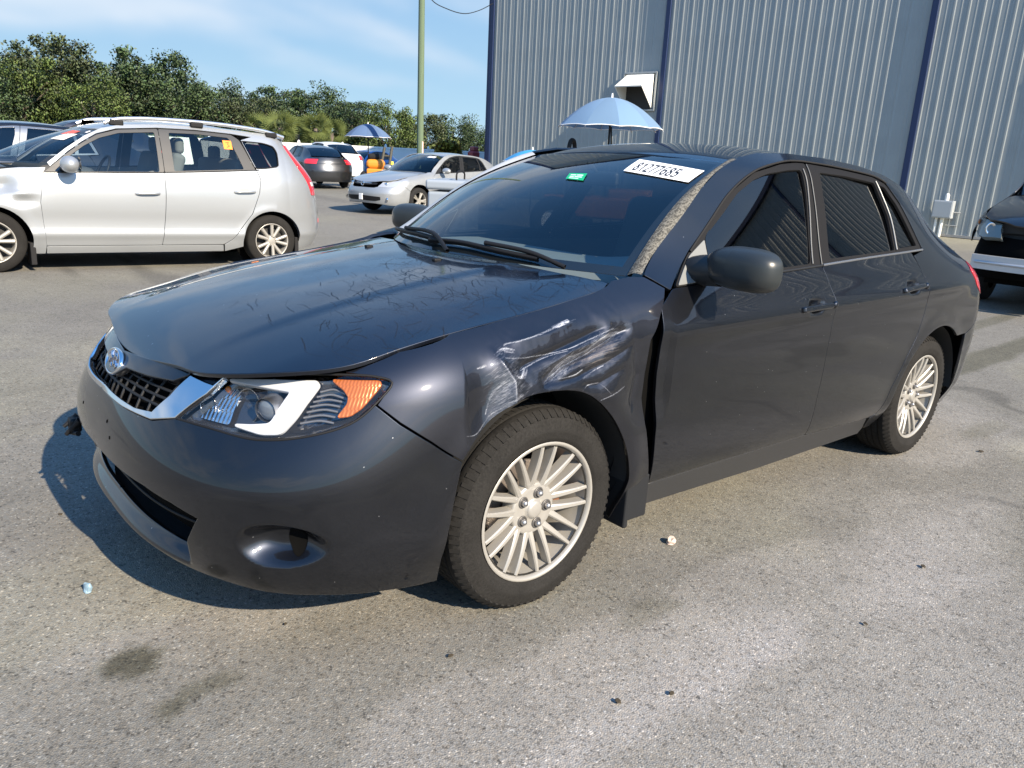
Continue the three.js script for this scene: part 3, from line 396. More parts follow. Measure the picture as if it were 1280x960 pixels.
// headlights
const ribs = (fx, fy) => { const t = dataTex(128, (i, j) => { const a = .5 + .5 * Math.sin(i / 128 * 6.2832 * fx + Math.floor(j / 128 * fy) * 2.1), b = .5 + .5 * Math.sin(j / 128 * 6.2832 * fy); const v = .6 * a + .4 * b; return [v, v, v]; }, false); t.repeat.set(12, 12); return t; };
const amberRib = phy(.46, .12, .005, .22, .25, { clearcoat: 1, bumpMap: ribs(9, 3), bumpScale: .0012 }), facets = new THREE.MeshStandardMaterial({ color: rgb(.78, .79, .8), roughness: .22, metalness: 1, bumpMap: ribs(7, 3), bumpScale: .0022 });
const C = {
  bar: [[-1.008, .729], [-.890, .744], [-.781, .753], [-.771, .747], [-.788, .672], [-.807, .634], [-.851, .629], [-.926, .639], [-.883, .643], [-.838, .651], [-.826, .727], [-.908, .729]],
  amber: [[-.742, .760], [-.618, .763], [-.612, .755], [-.627, .730], [-.645, .699], [-.666, .681], [-.693, .677], [-.680, .707], [-.684, .725], [-.703, .741]],
};
for (const s of [1, -1]) {
  const L = new THREE.Group(); L.name = 'headlight'; hero.add(L); const m = g => s < 0 ? mirrored(g) : g, back = deep(.05);
  part('lamp_housing', m(panel(inset2(O.lamp, .004), offset(B, (u, v) => -.022 - .022 * sstep(0, .03, lineD(u, v, [...O.lamp, O.lamp[0]]))), { h: .014, gap: 0, lip: 0 })), std(.13, .13, .135, .16, .85), L);
  part('light_bar', m(panel(round2(C.bar, .012), deep(.010), { h: .012, gap: 0, lip: .012, bev: .004 })), std(.55, .57, .60, .3), L);
  part('amber_reflector', m(panel(round2(C.amber, .006), deep(.012), { h: .012, gap: 0, lip: .015, bev: .003 })), amberRib, L);
  part('reflector_facets', m(panel(round2([[-1.062, .642], [-1.008, .716], [-.962, .722], [-.950, .640]], .01), deep(.032), { h: .02, gap: 0, lip: 0 })), facets, L);
  const lou = []; for (let i = 0; i < 7; i++) { const v = .668 + i * .0125; lou.push(tube([[-.777 + i * .002, v - .006], [-.735, v + .002], [-.70, v - .002 - Math.max(0, i - 4) * .003]].map(q => deep(.03)(...q)), .003, 8, 6)); } part('louvre', m(merge(lou)), std(.20, .20, .205, .3, .5), L);
  for (const [u, v, r, dd] of [[-.925, .690, .040, .040], [-1.035, .672, .030, .040]]) { const P = deep(dd)(u, v), n = frame3(B, u, v).n, dir = norm3([n[0] * .8 - .5, n[1] * .3, n[2] * .8]); const bowl = lathe([[.004, -.03], [r * .5, -.026], [r * .85, -.010], [r, .008], [r + .004, .008]], 32); bowl.rotateX(Math.PI / 2); bowl.applyQuaternion(new THREE.Quaternion().setFromUnitVectors(new THREE.Vector3(0, 0, 1), new THREE.Vector3(...dir))); bowl.translate(...P); part('reflector_bowl', m(bowl), M.chrome, L); const bulb = new THREE.SphereGeometry(.009, 12, 8); bulb.translate(P[0], P[1], P[2]); part('bulb', m(bulb), M.clear, L); }
  { const P = deep(.024)(-.862, .687), dir = norm3([-.86, -.05, .5]), g = new THREE.CylinderGeometry(.03, .034, .04, 32, 1, true), l2 = new THREE.SphereGeometry(.030, 24, 12, 0, 7, 0, 1.3); const q = new THREE.Quaternion().setFromUnitVectors(new THREE.Vector3(0, 1, 0), new THREE.Vector3(...dir)); g.applyQuaternion(q).translate(...P); l2.scale(1, .6, 1).translate(0, .004, 0).applyQuaternion(q).translate(...P); part('projector', m(g), M.steel, L); part('projector_lens', m(l2), phy(.10, .12, .15, .03, 0, { clearcoat: 1 }), L); }
  part('corner_bulb', m(new THREE.SphereGeometry(.009, 10, 8).translate(...deep(.03)(-1.005, .715))), M.amber, L);
  part('lens', m(panel(O.lamp, offset(B, -.001), { h: .016, lip: .012 })), M.clear, L);
  const edge = tube([...O.lamp, O.lamp[0]].map(q => offset(B, -.001)(...q)), .0035, 120, 6, false); part('lamp_seal', m(edge), M.black, L);
}
{ const q = (u, v, d) => { const p = offset(B, d)(2 * UC - u, v); return p; }; part('broken_bracket', merge([rod(q(-1.17, .395, .0), q(-1.15, .35, .05), .012, .007, 6), rod(q(-1.12, .40, .01), q(-1.13, .37, .055), .010, .006, 6), rod(q(-1.20, .36, .01), q(-1.12, .345, .045), .009, .006, 6), rbox(.035, .05, .05, .01, ...q(-1.14, .375, .02))]), M.black, bumper, 'broken black plastic bracket'); }
// hood
{ const half = [[-.898, 0], [-.890, .15], [-.864, .32], [-.834, .47], [-.745, .600], [-.590, .702], [-.44, .727], [-.2, .738], [.03, .742], [.20, .739], [.28, .733], [.325, .712], [.335, .69], [.28, .547], [.245, .37], [.225, .19], [.22, 0]];
  const full = [...half, ...half.slice(1, -1).map(p => [p[0], -p[1]]).reverse()];
  const Hf = (x, z) => [x, H(x, z) - .006 * sstep(.58, .73, Math.abs(z)) + .004 * sstep(.40, .34, Math.abs(z)) * sstep(-.95, -.4, x), z];
  part('hood', panel(curve2(full, 5, true), Hf, { h: .02, lip: .012, bev: .003, flip: true, uvBox: [-.95, .40, -.8, .8] }), hoodPaint, hero); }
// fenders, doors, sides
const frameM = phy(.008, .008, .009, .7, 0, { specularIntensity: .35 }), glassS = (u, v) => { const t = (v - 1.01) / .37, zb = .797 + .012 * (u - 1.6) - .012 * (u - 1.6) ** 2, zt = .607 - .0625 * (u - 1.62) ** 2; return [u, v, lerp(zb, zt, t) + .016 * t * (1 - t) - .010]; };
for (const s of [1, -1]) {
  const near = s > 0, F = near ? N : BN, o = { mirror: !near }, q = near ? 1 : 2.2;
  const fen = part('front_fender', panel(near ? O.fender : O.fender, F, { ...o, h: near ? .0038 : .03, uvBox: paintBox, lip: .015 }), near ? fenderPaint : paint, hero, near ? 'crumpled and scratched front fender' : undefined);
  const dF = part('front_door', panel(round2(O.doorF, .012), F, { ...o, h: .016 * q }), paint, hero), dR = part('rear_door', panel(round2(O.doorR, .012), F, { ...o, h: .016 * q }), paint, hero);
  const m = g => near ? g : mirrored(g);
  part('window_frame', panel([round2(O.frameF, .02), round2(O.glassF, .02)], offset(B, -.003), { ...o, h: .025, gap: .001 }), frameM, dF); part('window_frame', panel([round2(O.frameR, .02), round2(O.glassR, .015), round2(O.glassQ, .012)], offset(B, -.003), { ...o, h: .025, gap: .001 }), frameM, dR);
  part('window_glass', panel(round2(O.glassF, .02), glassS, { ...o, h: .04, gap: -.003, lip: 0 }), M.tint, dF); part('window_glass', panel(round2(O.glassR, .015), glassS, { ...o, h: .04, gap: -.003, lip: 0 }), M.tint, dR); part('quarter_glass', panel(round2(O.glassQ, .012), glassS, { ...o, h: .04, gap: -.003, lip: 0 }), M.tint, dR);
  part('mirror_sail', m(panel(round2(O.sail, .01), offset(B, .002), { h: .03, lip: .008 })), std(.16, .165, .16, .6), dF);
  const sealed = (pts, r, mat, par, nm) => part(nm, m(tube(curve2(pts, 6).map(p => offset(B, .001)(...p)), r, 60, 6)), mat, par);
  sealed([[1.486, 1.003], [1.163, .986], [.77, .968]], .005, M.trim, dF, 'belt_strip'); sealed([[2.45, 1.054], [1.92, 1.028], [1.490, 1.004]], .0055, std(.45, .46, .48, .3, .9), dR, 'belt_strip');
  sealed([[1.545, 1.372], [1.526, 1.279], [1.418, 1.010]], .003, std(.16, .16, .155, .45, .4), dF, 'window_seal'); sealed([[1.592, 1.392], [1.560, 1.25], [1.484, 1.005]], .0025, std(.14, .14, .135, .45, .4), dF, 'window_seal'); sealed([[2.190, 1.352], [2.208, 1.206], [2.172, 1.056]], .0045, std(.18, .185, .185, .4, .5), dR, 'window_seal');
  sealed([[.70, 1.060], [.84, 1.155], [1.007, 1.261], [1.195, 1.347], [1.392, 1.389], [1.53, 1.402], [1.7, 1.401], [1.9, 1.394], [2.193, 1.376], [2.315, 1.349]], .0042, M.rubber, hero, 'door_seal');
  // handles
  for (const [x, y, par, tl] of [[1.362, .852, dF, .03], [2.222, .891, dR, .07]]) { const n = frame3(B, x, y).n, X = norm3(sub3(B(x + .1, y + tl * .1), B(x - .1, y - tl * .1))), Y = norm3(cross3(n, X)), c = offset(B, .017)(x, y), g = rbox(.225, .030, .020, .0095, 0, 0, 0, 4), p = g.attributes.position; for (let i = 0; i < p.count; i++) { const q = p.getX(i) / .1125; p.setZ(i, p.getZ(i) - .016 * q * q); p.setY(i, p.getY(i) * (1 - .25 * q * q)); } g.computeVertexNormals(); g.applyMatrix4(new THREE.Matrix4().makeBasis(new THREE.Vector3(...X), new THREE.Vector3(...Y), new THREE.Vector3(...n)).setPosition(...c)); part('door_handle', m(g), paint, par); const kp = offset(B, .004)(x + .132, y + .004); part('lock_cap', m(new THREE.SphereGeometry(.017, 14, 10).scale(1, .9, .6).translate(...kp)), paint, par); }
  // mirror
  { const Mr = new THREE.Group(); Mr.name = 'side_mirror'; dF.add(Mr); const g = new THREE.SphereGeometry(1, 40, 28), p = g.attributes.position; for (let i = 0; i < p.count; i++) { let x = p.getX(i), y = p.getY(i), z = p.getZ(i); const se = (a, e) => Math.sign(a) * Math.pow(Math.abs(a), e); const back = x > 0 ? .35 : 1; const w = z > 0 ? 1 : 1 - .42 * Math.pow(-z, 1.6); p.setXYZ(i, se(x, .75) * .085 * back * w, se(y, .66) * .069 * w * (1 + .06 * z) - (z < 0 ? .010 * z * z : 0), se(z, .66) * .152); } g.computeVertexNormals(); g.rotateY(-.16); g.translate(.708, 1.030, .945);
    part('mirror_shell', m(g), std(.022, .026, .028, .34), Mr); part('mirror_arm', m(merge([tube([[.70, .995, .76], [.70, 1.005, .80], [.703, 1.012, .87]], .052, 12, 12)])), std(.018, .02, .022, .45), Mr); const mg = new THREE.CircleGeometry(1, 32); mg.scale(.122, .058, 1).rotateY(Math.PI / 2 - .16).translate(.741, 1.030, .950); part('mirror_glass', m(mg), M.chrome, Mr); }
  part('body_side', panel(round2(O.side, .006, 2), BN, { ...o, h: .02 * q, gap: .0015 }), paint, hero);
  // sill, mud flap, lamps at the back
  part('side_sill', panel([[.482, .180], [.50, .287], [1.5, .284], [2.12, .260], [2.165, .20], [2.16, .165], [1.3, .158]], offset(B, -.004), { ...o, h: .03, lip: .03 }), std(.028, .029, .032, .42), hero);
  part('mud_flap', m(merge([rbox(.022, .17, .17, .008, .385, .245, .765), rbox(.10, .15, .012, .005, .43, .262, .845)])), M.trim, hero);
  part('tail_lamp', panel(round2(O.lampR, .02), offset(B, .003), { ...o, h: .03 }), M.redLens, hero);
}
part('rear_bumper', merge([panel(O.bumperR, BN, { h: .03, gap: .0015 }), panel(O.bumperR, BN, { h: .03, gap: .0015, mirror: true })]), paint, hero);
// roof, glass, deck
{ const half = [[1.045, 0], [1.055, .3], [1.10, .53], [1.16, .563], [1.4, .572], [1.8, .575], [2.1, .57], [2.35, .555], [2.52, .53], [2.50, .3], [2.48, 0]];
  part('roof', panel([...half, ...half.slice(1, -1).map(p => [p[0], -p[1]]).reverse()], (x, z) => [x, R(x, z), z], { h: .04, lip: .02, flip: true, bev: .004 }), paint, hero); }
const WSf = (s, t) => { const z = -.70 + 1.4 * s, zt = -.552 + 1.104 * s, b = [.13 + .324 * (z / .7) ** 2, .99 - .012 * (z / .7) ** 2, z], a = [1.062 + .044 * (zt / .552) ** 2, 1.392 - .024 * (zt / .552) ** 2, zt]; const k = .050 * Math.sin(Math.PI * clamp(t, 0, 1)); return [lerp(b[0], a[0], t) - k * .45, lerp(b[1], a[1], t) + k * .80, lerp(b[2], a[2], t)]; };
const WSo = d => (s, t) => { const p = WSf(s, t), e = 1e-3, a = sub3(WSf(s + e, t), WSf(s - e, t)), b = sub3(WSf(s, t + e), WSf(s, t - e)), n = norm3(cross3(a, b)), k = n[1] > 0 ? d : -d; return [p[0] + n[0] * k, p[1] + n[1] * k, p[2] + n[2] * k]; };
const ws = part('windshield', grid3(WSf, 48, 24), phy(.70, .78, .79, .012, 0, { transmission: 1, thickness: 0, ior: 1.7 }), hero);
const wsPatch = (s0, s1, t0, t1, d, n = 8, m = 8, sk = 0) => grid3((a, b) => WSo(d)(lerp(s0, s1, a) + sk * b, lerp(t0, t1, b)), n, m);
{ // dark frit, header and side mouldings
  part('frit_band', merge([wsPatch(0, 1, .965, 1, -.002, 40, 2), wsPatch(0, 1, 0, .05, -.002, 40, 2), wsPatch(.975, 1, .05, .965, -.002, 2, 24)]), M.black, ws);
  const lich = dataTex(256, (i, j) => { const f = fbm(i / 7, j / 9, 5, 301), g = fbm(i / 2.5, j / 2.5, 3, 305), v = lerp(.045, .15, sstep(.38, .64, f)) * (.6 + .8 * g); return [toS(v * 1.06), toS(v), toS(v * .84)]; }); const lm = new THREE.MeshStandardMaterial({ map: lich, roughness: .9 });
  const PE = spline([.44, .605, .818, 1.027, 1.131], [.985, 1.103, 1.249, 1.359, 1.392]);
  for (const s of [0, 1]) { const g = grid3((a, b) => { const x = lerp(.452, 1.112, b), I = WSo(.004)(s ? .992 : .008, b), q = offset(B, .001)(x, PE(x) - .004), E = [q[0], q[1], s ? q[2] : -q[2]], k = .007 * Math.sin(Math.PI * a); return [lerp(I[0], E[0], a) - k * .4, lerp(I[1], E[1], a) + k * .8, lerp(I[2], E[2], a) + (s ? k : -k) * .3]; }, 8, 44); const uv = g.attributes.uv; for (let i = 0; i < uv.count; i++) uv.setXY(i, uv.getX(i) * .3, uv.getY(i) * 6); part('windshield_moulding', g, s ? lm : std(.55, .55, .53, .35, .5), ws, s ? 'mottled, weathered moulding' : undefined); }  // far moulding gets a brighter colour standing in for sunlight along it
  const num = canvasTex(512, 148, (g, w, h) => { g.fillStyle = '#f4f4f2'; g.fillRect(0, 0, w, h); g.fillStyle = '#151515'; g.textBaseline = 'middle'; g.textAlign = 'left'; g.font = 'bold 112px sans-serif'; const tw = g.measureText('81277685').width; g.save(); g.translate(46, h / 2 + 6); g.scale(352 / tw, 1.22); g.fillText('81277685', 0, 0); g.restore(); g.save(); g.translate(432, h / 2 + 4); g.rotate(-Math.PI / 2); g.font = '34px sans-serif'; g.textAlign = 'center'; g.fillText('C', 14, 0); g.restore(); g.save(); g.translate(455, h / 2 + 4); g.rotate(-Math.PI / 2); g.font = '26px sans-serif'; g.textAlign = 'center'; g.fillText('E', 14, 0); g.restore(); g.fillRect(24, 34, 5, 80); g.fillRect(34, 34, 2, 80); });
  const patchUV = (c, d) => { const [a, b, e, f] = c; return grid3((u, v) => { const s = lerp(lerp(a[0], b[0], u), lerp(e[0], f[0], u), v), t = lerp(lerp(a[1], b[1], u), lerp(e[1], f[1], u), v); return WSo(d)(s, t); }, 24, 14); };
  part('number_sticker', patchUV([[.740, .736], [.970, .692], [.704, .900], [.972, .846]], .004), new THREE.MeshStandardMaterial({ map: num, roughness: .45 }), ws, 'white sticker numbered 81277685');
  const gst = canvasTex(128, 64, (g, w, h) => { g.fillStyle = '#12a06a'; g.fillRect(0, 0, w, h); g.fillStyle = '#d9f2e6'; for (const [x, y, a, b] of [[18, 14, 40, 9], [64, 14, 44, 9], [18, 32, 30, 8], [54, 32, 54, 8], [18, 48, 70, 6]]) g.fillRect(x, y, a, b); });
  part('green_sticker', patchUV([[.608, .595], [.678, .592], [.579, .656], [.644, .668]], .004), new THREE.MeshStandardMaterial({ map: gst, roughness: .45 }), ws, 'small green sticker');
}
part('cowl', grid3((a, b) => { const z = -.72 + 1.44 * a, x0 = .215 + .13 * (z / .7) ** 2 - .02, x1 = .13 + .324 * (z / .7) ** 2 + .10; return [lerp(x0, x1, b), .955 - .03 * (1 - b) - .012 * (z / .7) ** 2, z]; }, 24, 4), M.black, hero);
{ const w = (n, pts, arm) => { const g = new THREE.Group(); g.name = 'wiper'; hero.add(g); part('wiper_blade', merge([tube(pts.map(p => WSo(.020)(...p)), .008, 24, 6), tube(pts.map(p => WSo(.010)(...p)), .0045, 24, 6)]), M.black, g); part('wiper_arm', tube(arm.map(p => WSo(p[2])(p[0], p[1])), .008, 24, 6), M.black, g); };
  w(0, [[.49, .03], [.60, .045], [.72, .03], [.82, .015]], [[.885, -.02, .02], [.80, .03, .03], [.68, .045, .034]]); w(1, [[.10, .03], [.25, .045], [.40, .05], [.52, .04]], [[.60, -.02, .02], [.5, .05, .034], [.32, .052, .034]]); }
part('washer_nozzle', merge([rbox(.03, .012, .022, .005, .06, H(.06, .16) + .006, .16), rbox(.03, .012, .022, .005, .06, H(.06, -.3) + .006, -.3)]), M.black, hero);
const rw = (s, t) => { const z = lerp(-.62, .62, s), zt = lerp(-.545, .545, s); return [lerp(3.0 + .05 - .08 * (z / .62) ** 2, 2.49 - .03 * (zt / .5) ** 2 + .03, t), lerp(1.085, 1.376 - .03 * (zt / .5) ** 2, t) + .02 * Math.sin(Math.PI * t), lerp(z, zt, t)]; };
part('rear_window', grid3(rw, 24, 12), M.tint, hero);
const trunkGeo = (n1, n2) => merge([grid3((a, b) => { const z = lerp(-.62, .62, a), q = Math.abs(z) / .62; return [lerp(2.97 + .02 * q, 3.44 - .16 * q * q, b), 1.066 - .022 * q * q - .022 * b * b, z]; }, n1, n2), grid3((a, b) => { const z = lerp(-.62, .62, a), q = Math.abs(z) / .62; return [lerp(3.44, 3.53, Math.sin(b * 1.57)) - .16 * q * q, lerp(1.044 - .022 * q * q, .80, b), z]; }, n1, n2)]);
part('trunk_lid', trunkGeo(24, 10), paint, hero);
// cabin
{ const cab = new THREE.Group(); cab.name = 'cabin'; hero.add(cab);
  part('dashboard', grid3((a, b) => { const z = lerp(-.70, .70, a), t = b, hump = .03 * gau(z - .37, .17) * sstep(.4, .7, t) * sstep(1.05, .8, t); const x = t < .7 ? lerp(.36 + .1 * (z / .7) ** 2, .93, t / .7) : lerp(.93, .98, (t - .7) / .3), y = t < .7 ? .945 + .02 * Math.sin(t / .7 * 2) + hump : lerp(.962, .62, (t - .7) / .3) + hump; return [x, y, z]; }, 40, 24), std(.17, .19, .19, .75), cab);
  const sw = new THREE.TorusGeometry(.185, .016, 12, 48); sw.rotateY(Math.PI / 2).rotateZ(-.42).translate(1.10, .93, .36); const hub = new THREE.SphereGeometry(.07, 16, 10).scale(.35, 1, 1).rotateZ(-.42).translate(1.10, .925, .36); part('steering_wheel', merge([sw, hub, rod([1.10, .93, .19], [1.10, .925, .53], .014), rod([1.10, .925, .36], [1.17, .76, .36], .014), rod([1.08, .92, .36], [.88, .85, .36], .03)]), std(.09, .095, .09, .6), cab);
  for (const z of [.37, -.37]) { const sx = 1.62; part('front_seat', merge([rbox(.52, .16, .50, .06, sx - .12, .56, z, 3), rbox(.16, .66, .48, .06, 0, 0, 0, 3).rotateZ(-.30).translate(sx + .23, .88, z), rbox(.10, .17, .26, .045, 0, 0, 0, 3).rotateZ(-.25).translate(sx + .36, 1.26, z), rod([sx + .33, 1.12, z - .06], [sx + .36, 1.24, z - .06], .007), rod([sx + .33, 1.12, z + .06], [sx + .36, 1.24, z + .06], .007)]), M.cloth, cab); }
  part('rear_seat', merge([rbox(.5, .18, 1.3, .06, 2.28, .56, 0, 3), rbox(.16, .62, 1.3, .06, 0, 0, 0, 3).rotateZ(-.38).translate(2.62, .84, 0)]), M.cloth, cab);
  part('rear_mirror', merge([rbox(.03, .06, .24, .02, .98, 1.28, .0, 3), rod([.98, 1.30, 0], [.93, 1.34, 0], .008)]), M.black, cab);
  part('cabin_lining', merge([box(1.9, .02, 1.4, 1.6, .42, 0), box(.02, .5, 1.4, .55, .67, 0), grid3((a, b) => { const x = lerp(1.12, 2.45, a), z = lerp(-.54, .54, b); return [x, R(x, z) - .025, z]; }, 12, 10), box(.02, .6, 1.3, 2.85, .75, 0), box(.5, .02, 1.2, 2.85, 1.06, 0), ...[1, -1].map(s => box(1.7, .5, .02, 1.55, .70, s * .76))]), std(.035, .036, .038, .9), cab);
}
// wheels
function makeWheel(parent, opt = {}) {
  const w = new THREE.Group(); w.name = 'wheel'; if (parent) parent.add(w);
  const R0 = .316, rim = .2205, W = .205;
  const prof = [[.20, -.085], [.2205, -.095], [.235, -.104], [.262, -.106], [.290, -.098], [.306, -.085], [R0 - .002, -.072]]; const grooves = [-.048, -.018, .014, .046]; let z = -.068;
  for (const g of grooves) { prof.push([R0, g - .0045], [R0 - .007, g - .004], [R0 - .007, g + .004], [R0, g + .0045]); } prof.push([R0 - .002, .072], [.306, .085], [.300, .0905], [.2985, .0935], [.290, .099], [.262, .1065], [.2555, .1085], [.252, .1068], [.235, .1045], [.2265, .100], [.2205, .093], [.20, .085]);
  const ty = lathe(prof, 96); ty.rotateX(Math.PI / 2);
  // shoulder blocks: thin raised lugs round both edges of the tread
  const lugs = []; for (let i = 0; i < 70; i++) for (const s of [-1, 1]) { const b = box(.030, .017, .0105, 0, 0, 0); b.rotateZ(0); b.applyMatrix4(new THREE.Matrix4().makeRotationY(0)); const g = box(.0120, .012, .032); g.rotateX(s * .62); g.translate(0, .3018, s * .0830); g.rotateZ(i / 70 * Math.PI * 2 + (s > 0 ? .02 : 0)); lugs.push(g); } 
  const blocks = []; for (let i = 0; i < 84; i++) for (const zz of [-.033, -.002, .030]) { const g = box(.0165, .007, .0225, 0, R0 - .0025, zz); g.rotateZ(i / 84 * Math.PI * 2 + zz * 2); blocks.push(g); }
  const t = part('tyre', merge([ty]), opt.tyre || tyreMat, w); part('tread', merge([...lugs, ...blocks]), opt.tyre || tyreMat, t);
  const bar = lathe([[.2205, .098], [.2165, .101], [.2105, .0985], [.206, .090], [.2045, .070], [.198, .045], [.192, .02], [.188, -.02], [.195, -.07], [.21, -.09]], 72); bar.rotateX(Math.PI / 2); const rm = part('rim', bar, M.alloy, w);
  const sp = []; for (let k = 0; k < 9; k++) for (const s of [-1, 1]) { const a0 = (2.5 + k * 40 + s * 16.0) * Math.PI / 180, a1 = (2.5 + k * 40 + s * 7.4) * Math.PI / 180, pa = [Math.cos(a0) * .072, Math.sin(a0) * .072, .062], pb = [Math.cos(a1) * .2035, Math.sin(a1) * .2035, .090], n = 10, pos = [], idx = []; const tx = norm3(sub3(pb, pa)), sd = norm3([-tx[1], tx[0], 0]);
    for (let i = 0; i <= n; i++) { const f = i / n, wd = lerp(.0115, .0062, Math.pow(f, .8)), dp = lerp(.030, .034, f), zz = lerp(.066, .0905, 1 - (1 - f) ** 1.6), c = [lerp(pa[0], pb[0], f), lerp(pa[1], pb[1], f), zz], put = (x, y) => pos.push(c[0] + sd[0] * x, c[1] + sd[1] * x, c[2] + y); put(-wd * 1.25, -dp); put(-wd, -.004); put(-wd * .55, 0); put(wd * .55, 0); put(wd, -.004); put(wd * 1.25, -dp); if (i) for (let j = 0; j < 5; j++) { const a = (i - 1) * 6 + j, b = a + 1, c2 = i * 6 + j, d = c2 + 1; idx.push(a, b, c2, b, d, c2); } }
    const g = new THREE.BufferGeometry(); g.setAttribute('position', new THREE.BufferAttribute(new Float32Array(pos), 3)); g.setIndex(idx); const g2 = g.toNonIndexed(); g2.computeVertexNormals(); g2.setAttribute('uv', new THREE.BufferAttribute(new Float32Array(g2.attributes.position.count * 2), 2)); part('spoke', g2, M.alloy, rm); }
  const hubP = lathe([[0, .072], [.026, .072], [.031, .069], [.034, .064], [.060, .066], [.076, .067], [.084, .062], [.088, .040], [.085, .02]], 48); hubP.rotateX(Math.PI / 2); part('hub', hubP, M.alloy, rm);
  const cap = lathe([[0, .080], [.018, .079], [.026, .076], [.029, .070]], 32); cap.rotateX(Math.PI / 2); part('centre_cap', cap, M.alloy, rm);
  for (let k = 0; k < 5; k++) { const a = (73 + 72 * k) * Math.PI / 180, x = Math.cos(a) * .052, y = Math.sin(a) * .052; const n = lathe([[0, .084], [.006, .083], [.0095, .078], [.0098, .064]], 12); n.rotateX(Math.PI / 2); n.translate(x, y, 0); const ringp = new THREE.TorusGeometry(.0155, .003, 8, 20).translate(x, y, .0668); part('lug_nut', merge([n]), M.steel, rm); part('lug_pocket', merge([ringp, new THREE.CircleGeometry(.0145, 20).translate(x, y, .0672)]), std(.12, .115, .11, .5, .6), rm); }
  const disc = lathe([[0, .012], [.135, .012], [.137, .002], [.135, -.01], [0, -.01]], 48); disc.rotateX(Math.PI / 2); part('brake_disc', disc, M.disc, w); part('brake_caliper', rbox(.07, .13, .07, .02, .115, .03, .0, 3), M.rust, w);
  part('wheel_back', new THREE.CircleGeometry(.195, 40).translate(0, 0, -.05), M.gap, w);
  return w;
}
const tyreMat = (() => { const t = dataTex(256, (i, j) => { const v = .006 + .008 * fbm(i / 32, j / 32, 5, 400, 8) + .012 * hash2(i, j, 2); return [toS(v * 1.05), toS(v), toS(v * .94)]; }); t.repeat.set(3, 1); return new THREE.MeshPhysicalMaterial({ map: t, roughness: .9, specularIntensity: .4 }); })();
const wheel0 = makeWheel(hero); wheel0.position.set(0, .308, .737); wheel0.rotation.z = 0;
for (const [x, z, r] of [[2.62, .737, .3], [0, -.737, .9], [2.62, -.737, 1.7]]) { const w = wheel0.clone(); hero.add(w); w.position.set(x, .308, z); if (z < 0) w.rotation.y = Math.PI; w.rotateZ(r === .3 ? 0 : r); }
